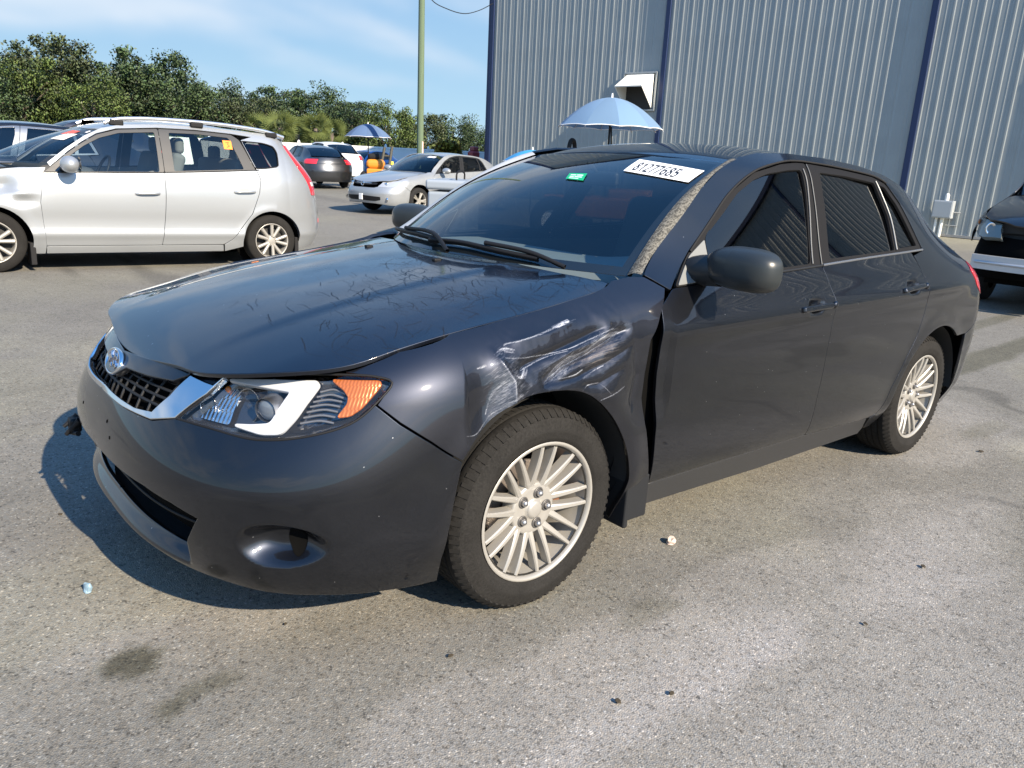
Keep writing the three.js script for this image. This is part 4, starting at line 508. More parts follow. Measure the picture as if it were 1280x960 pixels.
// ---------- building: ribbed steel sheets, blue downpipes ----------
{
  const b = thing('warehouse', 'blue-grey ribbed steel warehouse with dark blue downpipes behind the parked cars', 'building', [18.3, 0, -4.96], -83 * Math.PI / 180);
  const X0 = -15.5, n = 62, w = .9144, Ht = 11.4;
  const wallTex = dataTex(512, (i, j) => { const v = .93 + .14 * fbm(i / 64, j / 20, 4, 500, 8) * (.6 + .4 * fbm(i / 6, j / 80, 3, 503)); return [toS(.29 * v), toS(.315 * v), toS(.315 * v)]; }); wallTex.repeat.set(.4, .12);
  const wallMat = new THREE.MeshStandardMaterial({ map: wallTex, roughness: .5, metalness: .1 }), blue = std(.008, .022, .075, .45, .1), whiteM = std(.78, .77, .72, .6);
  const prof = []; for (let k = 0; k < 3; k++) { const o = k * .3048; prof.push([o, 0], [o + .10, 0], [o + .106, .003], [o + .118, .003], [o + .124, 0], [o + .176, 0], [o + .182, .003], [o + .194, .003], [o + .200, 0], [o + .228, 0], [o + .252, .010], [o + .284, .010], [o + .3048, 0]); }
  const sheetGeo = (h, y) => { const pos = [], uv = [], idx = []; let c = 0; for (let i = 1; i < prof.length; i++) { const a = prof[i - 1], d = prof[i]; if (Math.hypot(a[0] - d[0], a[1] - d[1]) < 1e-6) continue; pos.push(a[0], y, a[1], d[0], y, d[1], a[0], y + h, a[1], d[0], y + h, d[1]); uv.push(a[0], 0, d[0], 0, a[0], h, d[0], h); idx.push(c, c + 1, c + 2, c + 2, c + 1, c + 3); c += 4; } const g = new THREE.BufferGeometry(); g.setAttribute('position', new THREE.BufferAttribute(new Float32Array(pos), 3)); g.setAttribute('uv', new THREE.BufferAttribute(new Float32Array(uv), 2)); g.setIndex(idx); g.computeVertexNormals(); return g; };
  const sg = sheetGeo(Ht - .06, .06); for (let k = 0; k < n; k++) { const m = part('wall_sheet', sg, wallMat, b); m.position.set(X0 + k * w, 0, 0); }
  part('wall_core', box(n * w - .02, Ht, 22, X0 + n * w / 2, Ht / 2 - .01, -11.05), std(.16, .19, .22, .7), b);
  part('base_trim', box(n * w, .055, .06, X0 + n * w / 2, .045, .01), std(.30, .29, .27, .8), b);
  part('eave_gutter', merge([rbox(n * w + .3, .26, .24, .02, X0 + n * w / 2, Ht + .02, .10), box(n * w + .3, .05, 22.4, X0 + n * w / 2, Ht + .1, -11)]), blue, b);
  part('corner_trim', rbox(.16, Ht, .10, .01, X0 - .02, Ht / 2, -.01), blue, b);
  part('lower_wing', box(.20, 4.1, 2, X0 - .22, 2.05, -1.5), wallMat, b);
  for (const x of [-15.40, -8.37, -1.29, 5.8, 12.9, 20, 27]) { part('downpipe', rbox(.15, Ht - .1, .06, .015, x, Ht / 2 + .05, .043), blue, b); }
  part('door_jamb', merge([rbox(.13, 3.6, .07, .01, 1.30, 1.8, .015), rbox(4.2, .14, .07, .01, 3.3, 3.62, .015)]), blue, b); part('roller_door', merge(Array.from({ length: 44 }, (_, i) => rbox(3.9, .078, .02, .008, 3.35, .06 + i * .08, .032))), std(.45, .46, .46, .5, .3), b);
  // vent hood
  { const v = new THREE.Group(); v.name = 'vent_hood'; b.add(v); const x0 = -9.62, x1 = -8.66, yt = 3.90, yb = 2.92, yf = 3.52, p = .66; const q = (P, nrm) => { const g = new THREE.BufferGeometry(); g.setAttribute('position', new THREE.BufferAttribute(new Float32Array(P.flat()), 3)); g.setIndex(P.length === 3 ? [0, 1, 2] : [0, 1, 2, 0, 2, 3]); g.computeVertexNormals(); return g; };
    const sidep = x => { const s = new THREE.Shape(); s.moveTo(0.04, yt); s.lineTo(p, yf); s.lineTo(0.04, yb); const g = new THREE.ExtrudeGeometry(s, { depth: .02, bevelEnabled: false }); g.rotateY(-Math.PI / 2); return g.translate(x, 0, 0); };
    part('hood_shell', merge([sidep(x0 + .02), sidep(x1), q([[x0, yt, .04], [x0, yf, p], [x1, yf, p], [x1, yt, .04]]), q([[x0, yf, p], [x0, yf - .03, p - .01], [x1, yf - .03, p - .01], [x1, yf, p]])]), whiteM, v); part('vent_flange', merge([rbox(1.16, .05, .05, .01, -9.14, 3.93, .05), rbox(1.16, .05, .05, .01, -9.14, 2.88, .05), rbox(.05, 1.08, .05, .01, -8.57, 3.40, .05), rbox(.05, 1.08, .05, .01, -9.72, 3.40, .05)]), std(.35, .37, .37, .5, .4), v); part('vent_screen', box(.96, .95, .02, -9.14, 3.39, .045), std(.03, .03, .03, .8), v); }
  // meter box and conduits
  { const e = new THREE.Group(); e.name = 'meter_box'; b.add(e); part('box_body', rbox(.42, .40, .20, .012, -.28, .64, .14), std(.40, .43, .45, .5, .3), e); part('box_door', rbox(.38, .35, .02, .006, -.28, .64, .245), std(.38, .41, .43, .5, .3), e); part('conduit', rod([-.40, 0, .12], [-.40, .45, .12], .03, .03, 14), whiteM, e); part('conduit', rod([-.28, 0, .12], [-.28, .45, .12], .035, .035, 14), whiteM, e); part('service_head', merge([rod([-.25, .84, .14], [-.25, .96, .14], .045, .045, 14), new THREE.SphereGeometry(.046, 14, 8).translate(-.25, .96, .14)]), whiteM, e); part('side_pipe', merge([rod([-.07, .58, .10], [.08, .58, .06], .012), rod([-.2, .28, .06], [.05, .28, .06], .012)]), std(.30, .31, .31, .5), e); }
}
// ---------- utility pole, wire, fence ----------
{ const p = thing('utility_pole', 'tall greenish treated wooden utility pole beyond the silver sedan', 'pole', [13.44, 0, -20.18]); const t = dataTex(256, (i, j) => { const v = .8 + .4 * fbm(i / 8, j / 128, 4, 600); return [toS(.105 * v), toS(.15 * v), toS(.095 * v)]; }); t.repeat.set(2, 3);
  const g = new THREE.CylinderGeometry(.085, .112, 11.5, 20, 8); part('shaft', g.translate(0, 5.75, 0), new THREE.MeshStandardMaterial({ map: t, roughness: .9 }), p); part('pole_tag', rbox(.055, .45, .02, .004, .02, 1.50, .115), std(.62, .45, .38, .7), p); part('ground_wire', rod([-.105, .1, .04], [-.085, 11, .03], .010), std(.04, .07, .06, .7), p);
  tag(part('overhead_wire', tube([[13.44, 8.2, -20.18], [13.55, 6.55, -20.19], [13.82, 6.07, -20.17], [14.42, 5.88, -20.12], [15.02, 5.83, -20.06], [15.64, 6.01, -20.09], [16.3, 6.33, -20.17]], .014, 48, 6), M.black, scene), 'thin sagging overhead wire running to the warehouse corner', 'wire').name = 'overhead_wire'; }
{ const f = thing('vinyl_fence', 'long white panel fence in front of the trees', 'fence'); const A = [10.0, -43.8], Bq = [29.5, -31.0], L = Math.hypot(Bq[0] - A[0], Bq[1] - A[1]), n = Math.round(L / 2.4), a = Math.atan2(-(Bq[1] - A[1]), Bq[0] - A[0]), white = std(.80, .80, .78, .5); const pg = merge([rbox(2.22, 1.45, .04, .01, 0, .84, 0), rbox(2.26, .12, .07, .01, 0, .13, 0), rbox(2.26, .10, .07, .01, 0, 1.58, 0)]), po = merge([rbox(.13, 1.72, .13, .01, 0, .86, 0), new THREE.ConeGeometry(.10, .08, 4).rotateY(Math.PI / 4).translate(0, 1.76, 0)]);
  for (let i = 0; i <= n; i++) { const x = lerp(A[0], Bq[0], i / n), z = lerp(A[1], Bq[1], i / n); const q = part('fence_post', po, white, f); q.position.set(x, -.02, z); q.rotation.y = a; if (i < n) { const m = part('fence_panel', pg, white, f); m.position.set(lerp(A[0], Bq[0], (i + .5) / n), -.02, lerp(A[1], Bq[1], (i + .5) / n)); m.rotation.y = a; } } }
// ---------- trees ----------
function leafCloud(count, size, place, tone) {    // many small bent leaf faces, two triangles each
  const pos = [], nor = [], col = [], q = new THREE.Vector3(), r = new THREE.Vector3(), s = new THREE.Vector3();
  for (let i = 0; i < count; i++) {
    const c = place(i), z = size * (.6 + .8 * rnd()); q.set(rnd() - .5, rnd() - .5, rnd() - .5).normalize(); r.set(rnd() - .5, rnd() - .5, rnd() - .5).cross(q).normalize(); s.crossVectors(q, r);
    const P = (a, b, k) => [c[0] + q.x * a * z + r.x * b * z + s.x * k * z, c[1] + q.y * a * z + r.y * b * z + s.y * k * z, c[2] + q.z * a * z + r.z * b * z + s.z * k * z], A = P(-.5, 0, 0), Bq = P(0, -.32, .1), C = P(.5, 0, 0), D = P(0, .32, .1); pos.push(...A, ...Bq, ...C, ...A, ...C, ...D);
    const up = norm3([c[3] * .8 + s.x * .35, c[4] * .8 + .45 + s.y * .35, c[5] * .8 + s.z * .35]), t = tone(c) * (.75 + .5 * rnd()), y = 1 + .25 * (rnd() - .5); for (let k = 0; k < 6; k++) { nor.push(...up); col.push(t * y, t, t * .9); }
  }
  const g = new THREE.BufferGeometry(); g.setAttribute('position', new THREE.BufferAttribute(new Float32Array(pos), 3)); g.setAttribute('normal', new THREE.BufferAttribute(new Float32Array(nor), 3)); g.setAttribute('color', new THREE.BufferAttribute(new Float32Array(col), 3)); return g;
}
function oakCrown(sd, R, Hc, y0, open) {          // clumps spread through a broad uneven dome
  seed = sd; const cl = []; for (let i = 0; i < 110; i++) { const a = rnd() * 6.283, t = Math.pow(rnd(), .6), e = rnd(), rr = R * Math.sqrt(1 - Math.pow(Math.abs(e * 1.1 - .25), 2) * .8) * (.45 + .6 * t); cl.push([Math.cos(a) * rr, y0 + Hc * e * (.85 + .3 * rnd()), Math.sin(a) * rr, R * (.13 + .17 * rnd()), .65 + .7 * rnd()]); }
  return leafCloud(17000, .20, () => { const c = cl[Math.floor(rnd() * cl.length)], v = norm3([rnd() - .5, rnd() - .45, rnd() - .5]), k = c[3] * Math.pow(rnd(), open ? .6 : .5) * 1.05; return [c[0] + v[0] * k * 1.15, c[1] + v[1] * k * .85, c[2] + v[2] * k * 1.15, v[0], v[1], v[2], c[4]]; }, c => c[6]);
}
const leafMat = (r, g, b) => new THREE.MeshPhysicalMaterial({ color: rgb(r, g, b), roughness: .75, vertexColors: true, side: THREE.DoubleSide, transmission: .35, thickness: 0, specularIntensity: .3 });
const bark = std(.085, .07, .055, .95);
function limbs(sd, h, R) { seed = sd; const l = [tube([[0, 0, 0], [.1, h * .22, .05], [-.05, h * .45, .1], [.05, h * .8, 0]], .22, 12, 8)]; for (let i = 0; i < 7; i++) { const a = i * .9 + rnd(), y = h * (.25 + .35 * rnd()); l.push(tube([[0, y, 0], [Math.cos(a) * R * .3, y + h * .12, Math.sin(a) * R * .3], [Math.cos(a) * R * .62, y + h * .28, Math.sin(a) * R * .62]], .07, 8, 6)); } return merge(l); }
{
  const kinds = [[11, 3.6, 5.6, 1.2, false], [12, 3.4, 5.0, 1.8, true], [13, 3.9, 6.0, .8, false]].map(k => ({ c: oakCrown(...k), t: limbs(k[0] + 50, 6.6, k[1]) })), mats = [leafMat(.085, .132, .060), leafMat(.072, .116, .056), leafMat(.118, .168, .054), leafMat(.096, .124, .064)];
  const T = [[6.37, -61.17, 6.4, 0, 0], [8.65, -62.88, 7.2, 2, 2], [11.52, -66.44, 8.8, 1, 3], [12.63, -60.08, 6.9, 0, 2], [16.01, -65.44, 8.3, 2, 0], [18.79, -67.79, 9.0, 1, 1], [19.56, -62.33, 7.3, 2, 0], [23.06, -65.36, 7.2, 0, 1], [24.25, -61.69, 6.6, 2, 3], [30.04, -69.02, 7.4, 1, 1], [32.49, -65.66, 7.7, 0, 0], [33.19, -60.78, 6.7, 2, 1], [32.79, -54.08, 5.9, 0, 2], [37.38, -55.9, 5.1, 1, 3], [41.74, -57.75, 5.1, 2, 0], [41.19, -53.18, 4.6, 0, 1], [49.89, -59.02, 4.5, 1, 0], [2.0, -60, 6.5, 2, 1], [27.2, -66.5, 7.0, 2, 1], [14.2, -70, 8.4, 2, 1], [9.8, -70, 8.0, 0, 1], [21.2, -70, 7.6, 2, 1], [35.6, -66, 6.6, 2, 1]];
  const where = ['at the far end of the row behind the dark sedan', 'pale green, behind the wagon windshield', 'thin-topped and tallest above the wagon hood', 'light green and low, above the wagon windshield', 'broad and dark above the wagon front door', 'open-topped, above the wagon middle pillar', 'round and dark above the wagon rear door', 'dark and dense above the wagon roof rail', 'olive brown above the wagon rear quarter', 'dark and far, behind the small palms', 'dark and wide behind the blue umbrella', 'dark, rising just past the blue umbrella', 'bright yellow green between umbrella and utility pole', 'thin brownish, just past the utility pole', 'rounded green between pole and warehouse', 'low and dark against the warehouse corner', 'hidden low tree behind the warehouse corner', 'dark, outermost of the row by the dark sedan', 'dark, behind the olive brown tree', 'dark, standing behind the broad one', 'dark, standing behind the pale green one', 'dark, standing behind the round one', 'dark, far back behind the umbrella'];
  T.forEach(([x, z, h, k, m], i) => { const o = thing('oak_tree', `oak tree ${where[i]}`, 'tree', [x, 0, z], i * 1.7, 'trees along the far edge of the lot'); const s = h / 9.0 * [1, 1.08, 1.12, .92, .98, 1.10, .95, 1.0, .92, 1.05, 1.0, .94][i % 12]; o.scale.set(s * (1.0 + .12 * Math.sin(i * 5)), s, s * (1.0 + .1 * Math.cos(i * 3))); part('trunk', kinds[k].t, bark, o); part('crown', kinds[k].c, mats[m], o); });
  // undergrowth
  seed = 321; const g = leafCloud(26000, .34, () => { const x = -8 + rnd() * 66, f = rnd(), hh = 1.2 + 1.9 * fbm(x * .35, 3, 3, 7); const z = -57 - 3.4 * rnd() - (x < 28 ? (28 - x) * .06 : 0) + (x > 30 ? (x - 30) * .35 : 0); return [x, hh * Math.pow(f, .8), z, (rnd() - .5), .2, .8]; }, c => .5 + .9 * fbm(c[0] * .5, c[1], 3, 55)); const u = part('undergrowth', g, leafMat(.105, .14, .048), scene); u.userData.kind = 'stuff'; u.userData.label = 'dense green undergrowth along the foot of the trees';
  // cabbage palms
  const frond = (() => { const pos = [], idx = []; for (let k = 0; k < 15; k++) { const a = (k / 14 - .5) * 3.6, L = .75 - .12 * Math.abs(a) / 1.8, c = pos.length / 3, dx = Math.sin(a), dy = Math.cos(a); pos.push(-.018 * dy, .018 * dx, 0, .018 * dy, -.018 * dx, 0, dx * L * .6 + .03 * dy, dy * L * .6 - .03 * dx, .03, dx * L * .6 - .03 * dy, dy * L * .6 + .03 * dx, .03, dx * L, dy * L, -.10); idx.push(c, c + 1, c + 2, c, c + 2, c + 3, c + 3, c + 2, c + 4); } const g = new THREE.BufferGeometry(); g.setAttribute('position', new THREE.BufferAttribute(new Float32Array(pos), 3)); g.setIndex(idx); g.computeVertexNormals(); return g; })();
  const palmMat = phy(.12, .15, .045, .7, 0, { side: THREE.DoubleSide, transmission: .3, thickness: 0, specularIntensity: .3 }), pt = std(.13, .11, .09, .95);
  const pw = ['just behind the wagon rear lamp, tallest', 'second from the wagon roof rail', 'beside the blue umbrella, roundest', 'low, between the two taller palms'];
  [[21.5, -53.09, 3.2], [21.68, -49.75, 3.3], [24.26, -49.65, 3.4], [23.99, -52, 3.0], [26.4, -51.5, 3.2]].forEach(([x, z, h], i) => { const p = thing('cabbage_palm', ['short palm partly hidden by the wagon roof rail', 'short palm above the wagon rear window', 'rounded palm above the grey car with red lamps', 'lower palm standing behind two rounder palms', 'rounded palm nearest the small blue umbrella'][i], 'palm tree', [x, 0, z], i, 'cabbage palms in front of the oaks'); part('trunk', rod([0, 0, 0], [.05, h - .7, 0], .19, .15, 10), pt, p); seed = 700 + i; for (let k = 0; k < 34; k++) { const f = part('frond', frond, palmMat, p), a = rnd() * 6.283, e = 1.25 - 2.3 * Math.pow(rnd(), .8), d = new THREE.Vector3(Math.cos(a) * Math.cos(e), Math.sin(e), Math.sin(a) * Math.cos(e)); f.position.set(.05 + d.x * .62, h - .62 + d.y * .55, d.z * .62); f.quaternion.setFromUnitVectors(new THREE.Vector3(0, 1, 0), d); f.rotateY(rnd() * 6); } });
}
// ---------- umbrellas ----------
function umbrella(name, label, pos, R, rise, col, n, pole, more = {}) {
  const u = thing(name, label, 'umbrella', pos, more.turn || 0); const canopy = phy(...col, .75, 0, { transmission: .35, thickness: 0, side: THREE.DoubleSide, specularIntensity: .3 }), c2 = phy(...col.map(c => c * .86), .75, 0, { transmission: .35, thickness: 0, side: THREE.DoubleSide, specularIntensity: .3 });
  for (let k = 0; k < n; k++) part('canopy_panel', grid3((a, b) => { const an = (k + a) / n * 6.2832, sag = 1 - .05 * Math.sin(Math.PI * a) * b, r = R * b * sag, e = R * .03 * Math.sin(Math.PI * a) * b * b; return [Math.cos(an) * r, rise * (1 - Math.pow(b, 1.9)) + e * .6, Math.sin(an) * r]; }, 6, 10, true), k % 2 ? canopy : c2, u);
  for (let k = 0; k < n; k++) { const an = k / n * 6.2832, pts = [0, .25, .5, .75, 1.02].map(b => [Math.cos(an) * R * b, rise * (1 - Math.pow(b, 1.9)) - .012, Math.sin(an) * R * b]); part('rib', tube(pts, .007, 12, 5), M.steel, u); }
  part('finial', rod([0, rise - .02, 0], [0, rise + .07, 0], .022, .012), M.white, u); part('pole', rod([0, -pole, 0], [0, rise, 0], .018), M.black, u); if (more.brace) part('brace', rod([.17, -pole, .1], [.06, .02, 0], .014), M.black, u);
  part('hem', (() => { const p = []; for (let i = 0; i < n * 6; i++) { const k = Math.floor(i / 6), a = (i % 6) / 6, an = (k + a) / n * 6.2832, r = R * (1 - .05 * Math.sin(Math.PI * a)); p.push([Math.cos(an) * r, R * .018 * Math.sin(Math.PI * a), Math.sin(an) * r]); } return tube(p, .008, n * 12, 5, true); })(), M.white, u); return u;
}
umbrella('shade_umbrella', 'large pale blue shade umbrella standing behind the dark sedan roof', [8.77, 1.90, -7.24], .90, .49, [.20, .33, .50], 10, 1.9, { brace: true, turn: .3 });
umbrella('shade_umbrella', 'small blue umbrella in front of the trees above an orange machine', [13.48, 1.83, -23.68], .84, .46, [.13, .21, .37], 8, 1.0, { turn: .2 });
umbrella('shade_umbrella', 'bright blue umbrella top peeking over the silver sedan trunk', [11.85, 1.25, -12.7], .75, .30, [.05, .38, .78], 8, 1.25);
// machines below the umbrellas
{ const t = thing('yard_tractor', 'black hooped seat of a small machine behind the dark sedan roof', 'tractor', [8.15, groundY(8), -7.5], .5); part('seat_hoop', tube([[-.17, 1.40, 0], [-.165, 1.62, 0], [-.10, 1.73, 0], [0, 1.755, 0], [.10, 1.73, 0], [.165, 1.62, 0], [.17, 1.40, 0]], .038, 32, 10), M.rubber, t); part('seat_back', rbox(.36, .5, .08, .03, 0, 1.18, .02), M.cloth, t); part('seat', rbox(.42, .12, .42, .04, 0, .92, .2), M.cloth, t); part('chassis', merge([rbox(.8, .35, 1.7, .05, 0, .68, .5), rbox(.7, .3, .7, .06, 0, .85, 1.1)]), std(.35, .12, .03, .5), t); for (const [x, z, r] of [[.5, -.1, .42], [-.5, -.1, .42], [.42, 1.2, .28], [-.42, 1.2, .28]]) { const g = new THREE.TorusGeometry(r * .72, r * .28, 12, 28).rotateY(Math.PI / 2).translate(x, r, z); part('tyre', g, M.rubber, t); part('wheel_disc', new THREE.CylinderGeometry(r * .6, r * .6, .08, 20).rotateZ(Math.PI / 2).translate(x, r, z), M.white, t); } }
{ const t = thing('ride_on_machine', 'orange and black ride-on machine under the small blue umbrella', 'machine', [13.45, 0, -22.9], 2.4); part('body', merge([rbox(.60, .34, .7, .15, .1, .90, 0, 4), rbox(.6, .3, 1.1, .05, 0, .6, -.1)]), std(.62, .24, .03, .4), t); part('mast', merge([rod([-.25, .6, .5], [-.38, 1.55, .62], .05), rod([.05, .6, .5], [-.1, 1.5, .62], .05), rod([-.3, 1.2, .6], [.0, 1.2, .6], .04)]), std(.06, .06, .05, .6), t); part('seat', rbox(.40, .22, .35, .1, .15, 1.16, -.05, 3), M.rubber, t); part('lamp_guard', rbox(.16, .14, .12, .03, -.35, .95, .62), std(.65, .60, .10, .5), t); for (const [x, z] of [[.42, .5], [-.42, .5], [.42, -.5], [-.42, -.5]]) { part('tyre', new THREE.TorusGeometry(.22, .11, 10, 24).rotateY(Math.PI / 2).translate(x, .33, z), M.rubber, t); part('wheel_disc', new THREE.CylinderGeometry(.16, .16, .1, 16).rotateZ(Math.PI / 2).translate(x, .33, z), std(.6, .5, .1, .5), t); } }
{ const t = thing('storage_bin', 'grey lidded storage bin standing before the silver sedan door', 'bin', [6.72, groundY(6.7), -8.9], .72); t.scale.set(1.15, 1.36, 1.1); part('bin_body', rbox(1.05, .58, .6, .04, 0, .33, 0, 3), std(.24, .28, .33, .55), t); part('lid', rbox(1.10, .12, .66, .04, 0, .70, 0, 3), std(.26, .30, .35, .5), t); part('latch', rbox(.12, .15, .04, .015, .02, .62, .33), std(.55, .57, .58, .4), t); part('latch', rbox(.12, .15, .04, .015, -.36, .62, .33), std(.1, .11, .12, .5), t); part('handle', tube([[-.3, .75, .1], [-.3, .83, .1], [.25, .83, .1], [.25, .75, .1]], .014, 20, 6), M.black, t); }
{ const t = thing('gas_cylinder_cart', 'small dark red machine in front of the warehouse corner', 'machine', [23.2, 0, -30.2]); part('body', rbox(.5, .5, .5, .12, .1, 1.35, 0, 3), std(.30, .03, .035, .5), t); part('stand', merge([rod([-.35, 0, 0], [-.3, 1.3, 0], .04), rod([.35, 0, 0], [.3, 1.3, 0], .04), box(.8, .05, .5, 0, 1.15, 0)]), std(.2, .03, .03, .6), t); part('cowl', rbox(.34, .25, .4, .08, .12, 1.70, 0, 3), std(.28, .05, .05, .5), t); }
{ const t = thing('croton_bush', 'yellow and orange leaved shrub beside the dark red machine', 'shrub', [23.0, 0, -32.0]); seed = 55; part('foliage', leafCloud(900, .26, () => { const v = norm3([rnd() - .5, rnd() - .3, rnd() - .5]), k = .75 * Math.cbrt(rnd()); return [v[0] * k, 1.35 + v[1] * k, v[2] * k, ...v]; }, () => .7 + .6 * rnd()), leafMat(.34, .24, .03), t); part('stem', rod([0, 0, 0], [0, 1.2, 0], .04), bark, t); }
// ---------- the silver wagon ----------
const WAG = makeBody({
  YL: [.14, .25, .35, .50, .65, .80, .90, .98, 1.05, 1.12, 1.22, 1.32, 1.42, 1.50, 1.56],
  ST: [
    [-.42, [.79, .84, .862, .874, .872, .845, .800, .735, .660, .570, .44, .32, .20, .11, .05]],
    [0.10, [.79, .84, .866, .880, .884, .872, .848, .805, .750, .690, .60, .52, .44, .38, .33]],
    [0.40, [.79, .838, .862, .876, .882, .878, .866, .846, .812, .775, .715, .66, .60, .55, .50]],
    [0.90, [.79, .838, .862, .876, .882, .880, .870, .855, .832, .806, .758, .705, .645, .590, .54]],
    [1.50, [.79, .838, .862, .876, .882, .882, .874, .860, .838, .812, .768, .720, .665, .612, .56]],
    [2.10, [.79, .838, .862, .876, .882, .883, .876, .862, .840, .814, .770, .722, .668, .615, .56]],
    [2.60, [.79, .838, .862, .878, .884, .882, .873, .858, .836, .808, .764, .715, .660, .605, .55]],
    [2.90, [.78, .825, .850, .866, .872, .870, .860, .845, .822, .795, .750, .700, .642, .590, .53]],
    [3.15, [.76, .800, .825, .842, .850, .848, .838, .822, .800, .770, .722, .668, .605, .545, .48]],
  ],
  nose: [[.14, .3, .5, .65, .75, .85, .95, 1.05], [-.93, -1.0, -1.01, -.98, -.93, -.82, -.60, -.42]],
  tail: [[.14, .22, .39, .53, .81, 1.01, 1.22, 1.42, 1.51, 1.58], [3.48, 3.53, 3.61, 3.62, 3.575, 3.53, 3.37, 3.19, 3.11, 3.0]],
  FX: -.42, RX: 2.78, arcA: .72, wf: [-.12, .30], wr: [2.73, .30], noseN: () => 2.4, crease: (x, v) => .013 * gau(v - .375, .045) - .008 * gau(v - .52, .09), flareA: [.008, .008],
});
const uAt = (body, x, v, rear) => { let a = rear ? body.RX : body.UC, b = rear ? body.UT : body.FX; for (let i = 0; i < 40; i++) { const m = (a + b) / 2, X = body.B(m, v)[0]; if (X < x) a = m; else b = m; } return (a + b) / 2; };
{
  const w = thing('silver_wagon', 'silver station wagon with roof rails and a bent front fender', 'car', [-.33, .008, -7.50], .02); w.rotation.order = 'YXZ'; w.rotation.z = -.0281;
  const Bw = WAG.B, silver = phy(.34, .36, .38, .40, .5, { clearcoat: 1, clearcoatRoughness: .05 }), greyP = std(.045, .045, .045, .5), off = d => offset(Bw, d), r3 = p => p[0] > WAG.RX ? [uAt(WAG, p[0], p[1], true), p[1]] : p;
  const dent = (u, v) => { let d = 0; if (u < .34 && u > -.5) { d += .085 * gau((u - .0) * .9, .10) * gau(v - .86, .10) + .022 * gau(u - .17, .10) * gau(v - .70, .045) - .018 * gau(u - .16, .10) * gau(v - .775, .03) + .02 * gau(u + .16, .07) * gau(v - .80, .08); } return d; };
  const Nw = offset(Bw, (u, v) => -dent(u, v));
  const archF = arc2(-.12, .30, .352, -18, 198, 30), archR = arc2(2.73, .30, .352, 198, -18, 30);
  const fend = [[.345, .26], [.318, .69], [.365, .975], [.40, 1.03], [.18, 1.02], [-.1, .985], [-.5, .90], [-.72, .83], [-.72, .62], [-.62, .40], [-.47, .30], ...archF.slice().reverse(), [.225, .18], [.335, .18]];
  const doorF = [[.345, .262], [1.462, .262], [1.500, .55], [1.516, .80], [1.522, 1.036], [.367, .978], [.320, .69]], doorR = [[1.466, .262], [2.15, .264], [2.25, .325], [2.355, .46], [2.48, .62], [2.575, .86], [2.602, 1.02], [2.575, 1.112], [2.38, 1.10], [1.526, 1.037], [1.520, .80], [1.504, .55]];
  const frF = [[.37, .982], [.62, 1.19], [.76, 1.29], [.92, 1.385], [1.13, 1.452], [1.545, 1.495], [1.526, 1.040]], glF = [[.47, 1.000], [.655, 1.175], [.78, 1.265], [.94, 1.353], [1.14, 1.418], [1.50, 1.455], [1.475, 1.045]];
  const frR = [[1.530, 1.040], [1.549, 1.495], [1.96, 1.508], [2.36, 1.498], [2.44, 1.445], [2.555, 1.135], [2.575, 1.114]], glR = [[1.635, 1.062], [1.652, 1.462], [1.96, 1.472], [2.315, 1.460], [2.425, 1.122]], glQ = [[2.455, 1.432], [2.71, 1.428], [2.90, 1.395], [2.93, 1.34], [2.87, 1.172], [2.67, 1.14], [2.56, 1.135]];
  const lamp = [[3.02, 1.425], [3.135, 1.42], [3.22, 1.30], [3.30, 1.19], [3.42, 1.045], [3.42, .845], [3.33, .85], [3.255, 1.03], [3.16, 1.17]].map(r3);
  const sidep = [[.44, 1.045], [.62, 1.20], [.76, 1.30], [.92, 1.395], [1.13, 1.462], [1.545, 1.505], [1.96, 1.518], [2.36, 1.508], [2.60, 1.49], [2.46, 1.445], [2.575, 1.125], [2.608, 1.022], [2.581, .862], [2.486, .618], [2.36, .457], [2.255, .32], [2.16, .258], [2.17, .18], ...arc2(2.73, .30, .352, 198, -18, 30).slice(1), r3([3.20, .20]), r3([3.45, .22]), [WAG.UT - .25, .22], [WAG.UT - .25, .80], r3([3.42, .84]), r3([3.325, .842]), r3([3.25, 1.03]), r3([3.155, 1.168]), r3([3.015, 1.43]), r3([3.06, 1.50]), r3([2.95, 1.535]), [2.6, 1.545], [2.1, 1.555], [1.6, 1.545], [1.2, 1.51], [.98, 1.455], [.80, 1.365], [.60, 1.225], [.42, 1.08]];
  for (const s of [1, -1]) {
    const near = s > 0, o = { h: near ? .02 : .06, mirror: !near }, m = g => near ? g : mirrored(g);
    part('front_fender', panel(fend, near ? Nw : Bw, o), silver, w, near ? 'bent front fender' : undefined); const a = part('front_door', panel(round2(doorF, .01), Bw, o), silver, w), b = part('rear_door', panel(round2(doorR, .01), Bw, o), silver, w);
    part('window_frame', panel([round2(frF, .02), round2(glF, .02)], off(-.004), { ...o, h: .03 }), greyP, a); part('window_frame', panel([round2(frR, .02), round2(glR, .02)], off(-.004), { ...o, h: .03 }), greyP, b);
    part('window_glass', panel(round2(glF, .02), off(-.008), { ...o, h: .06, gap: -.004, lip: 0 }), M.glass, a); part('window_glass', panel(round2(glR, .02), off(-.008), { ...o, h: .06, gap: -.004, lip: 0 }), M.glass, b);
    part('body_side', panel([round2(sidep, .005, 2), round2(glQ, .03)], Bw, o), silver, w); part('quarter_glass', panel(round2(glQ, .03), off(-.006), { ...o, h: .06, gap: -.003, lip: 0 }), phy(.16, .18, .19, .02, 0, { transmission: 1, thickness: 0 }), w); part('window_seal', m(tube(curve2([...round2(glQ, .03), round2(glQ, .03)[0]], 2).map(p => off(.001)(...p)), .007, 90, 5)), M.black, w);
    part('belt_seal', m(tube([[.39, .985], [.9, 1.008], [1.52, 1.038], [2.1, 1.078], [2.6, 1.118]].map(p => off(.001)(...p)), .006, 40, 5)), M.black, a);
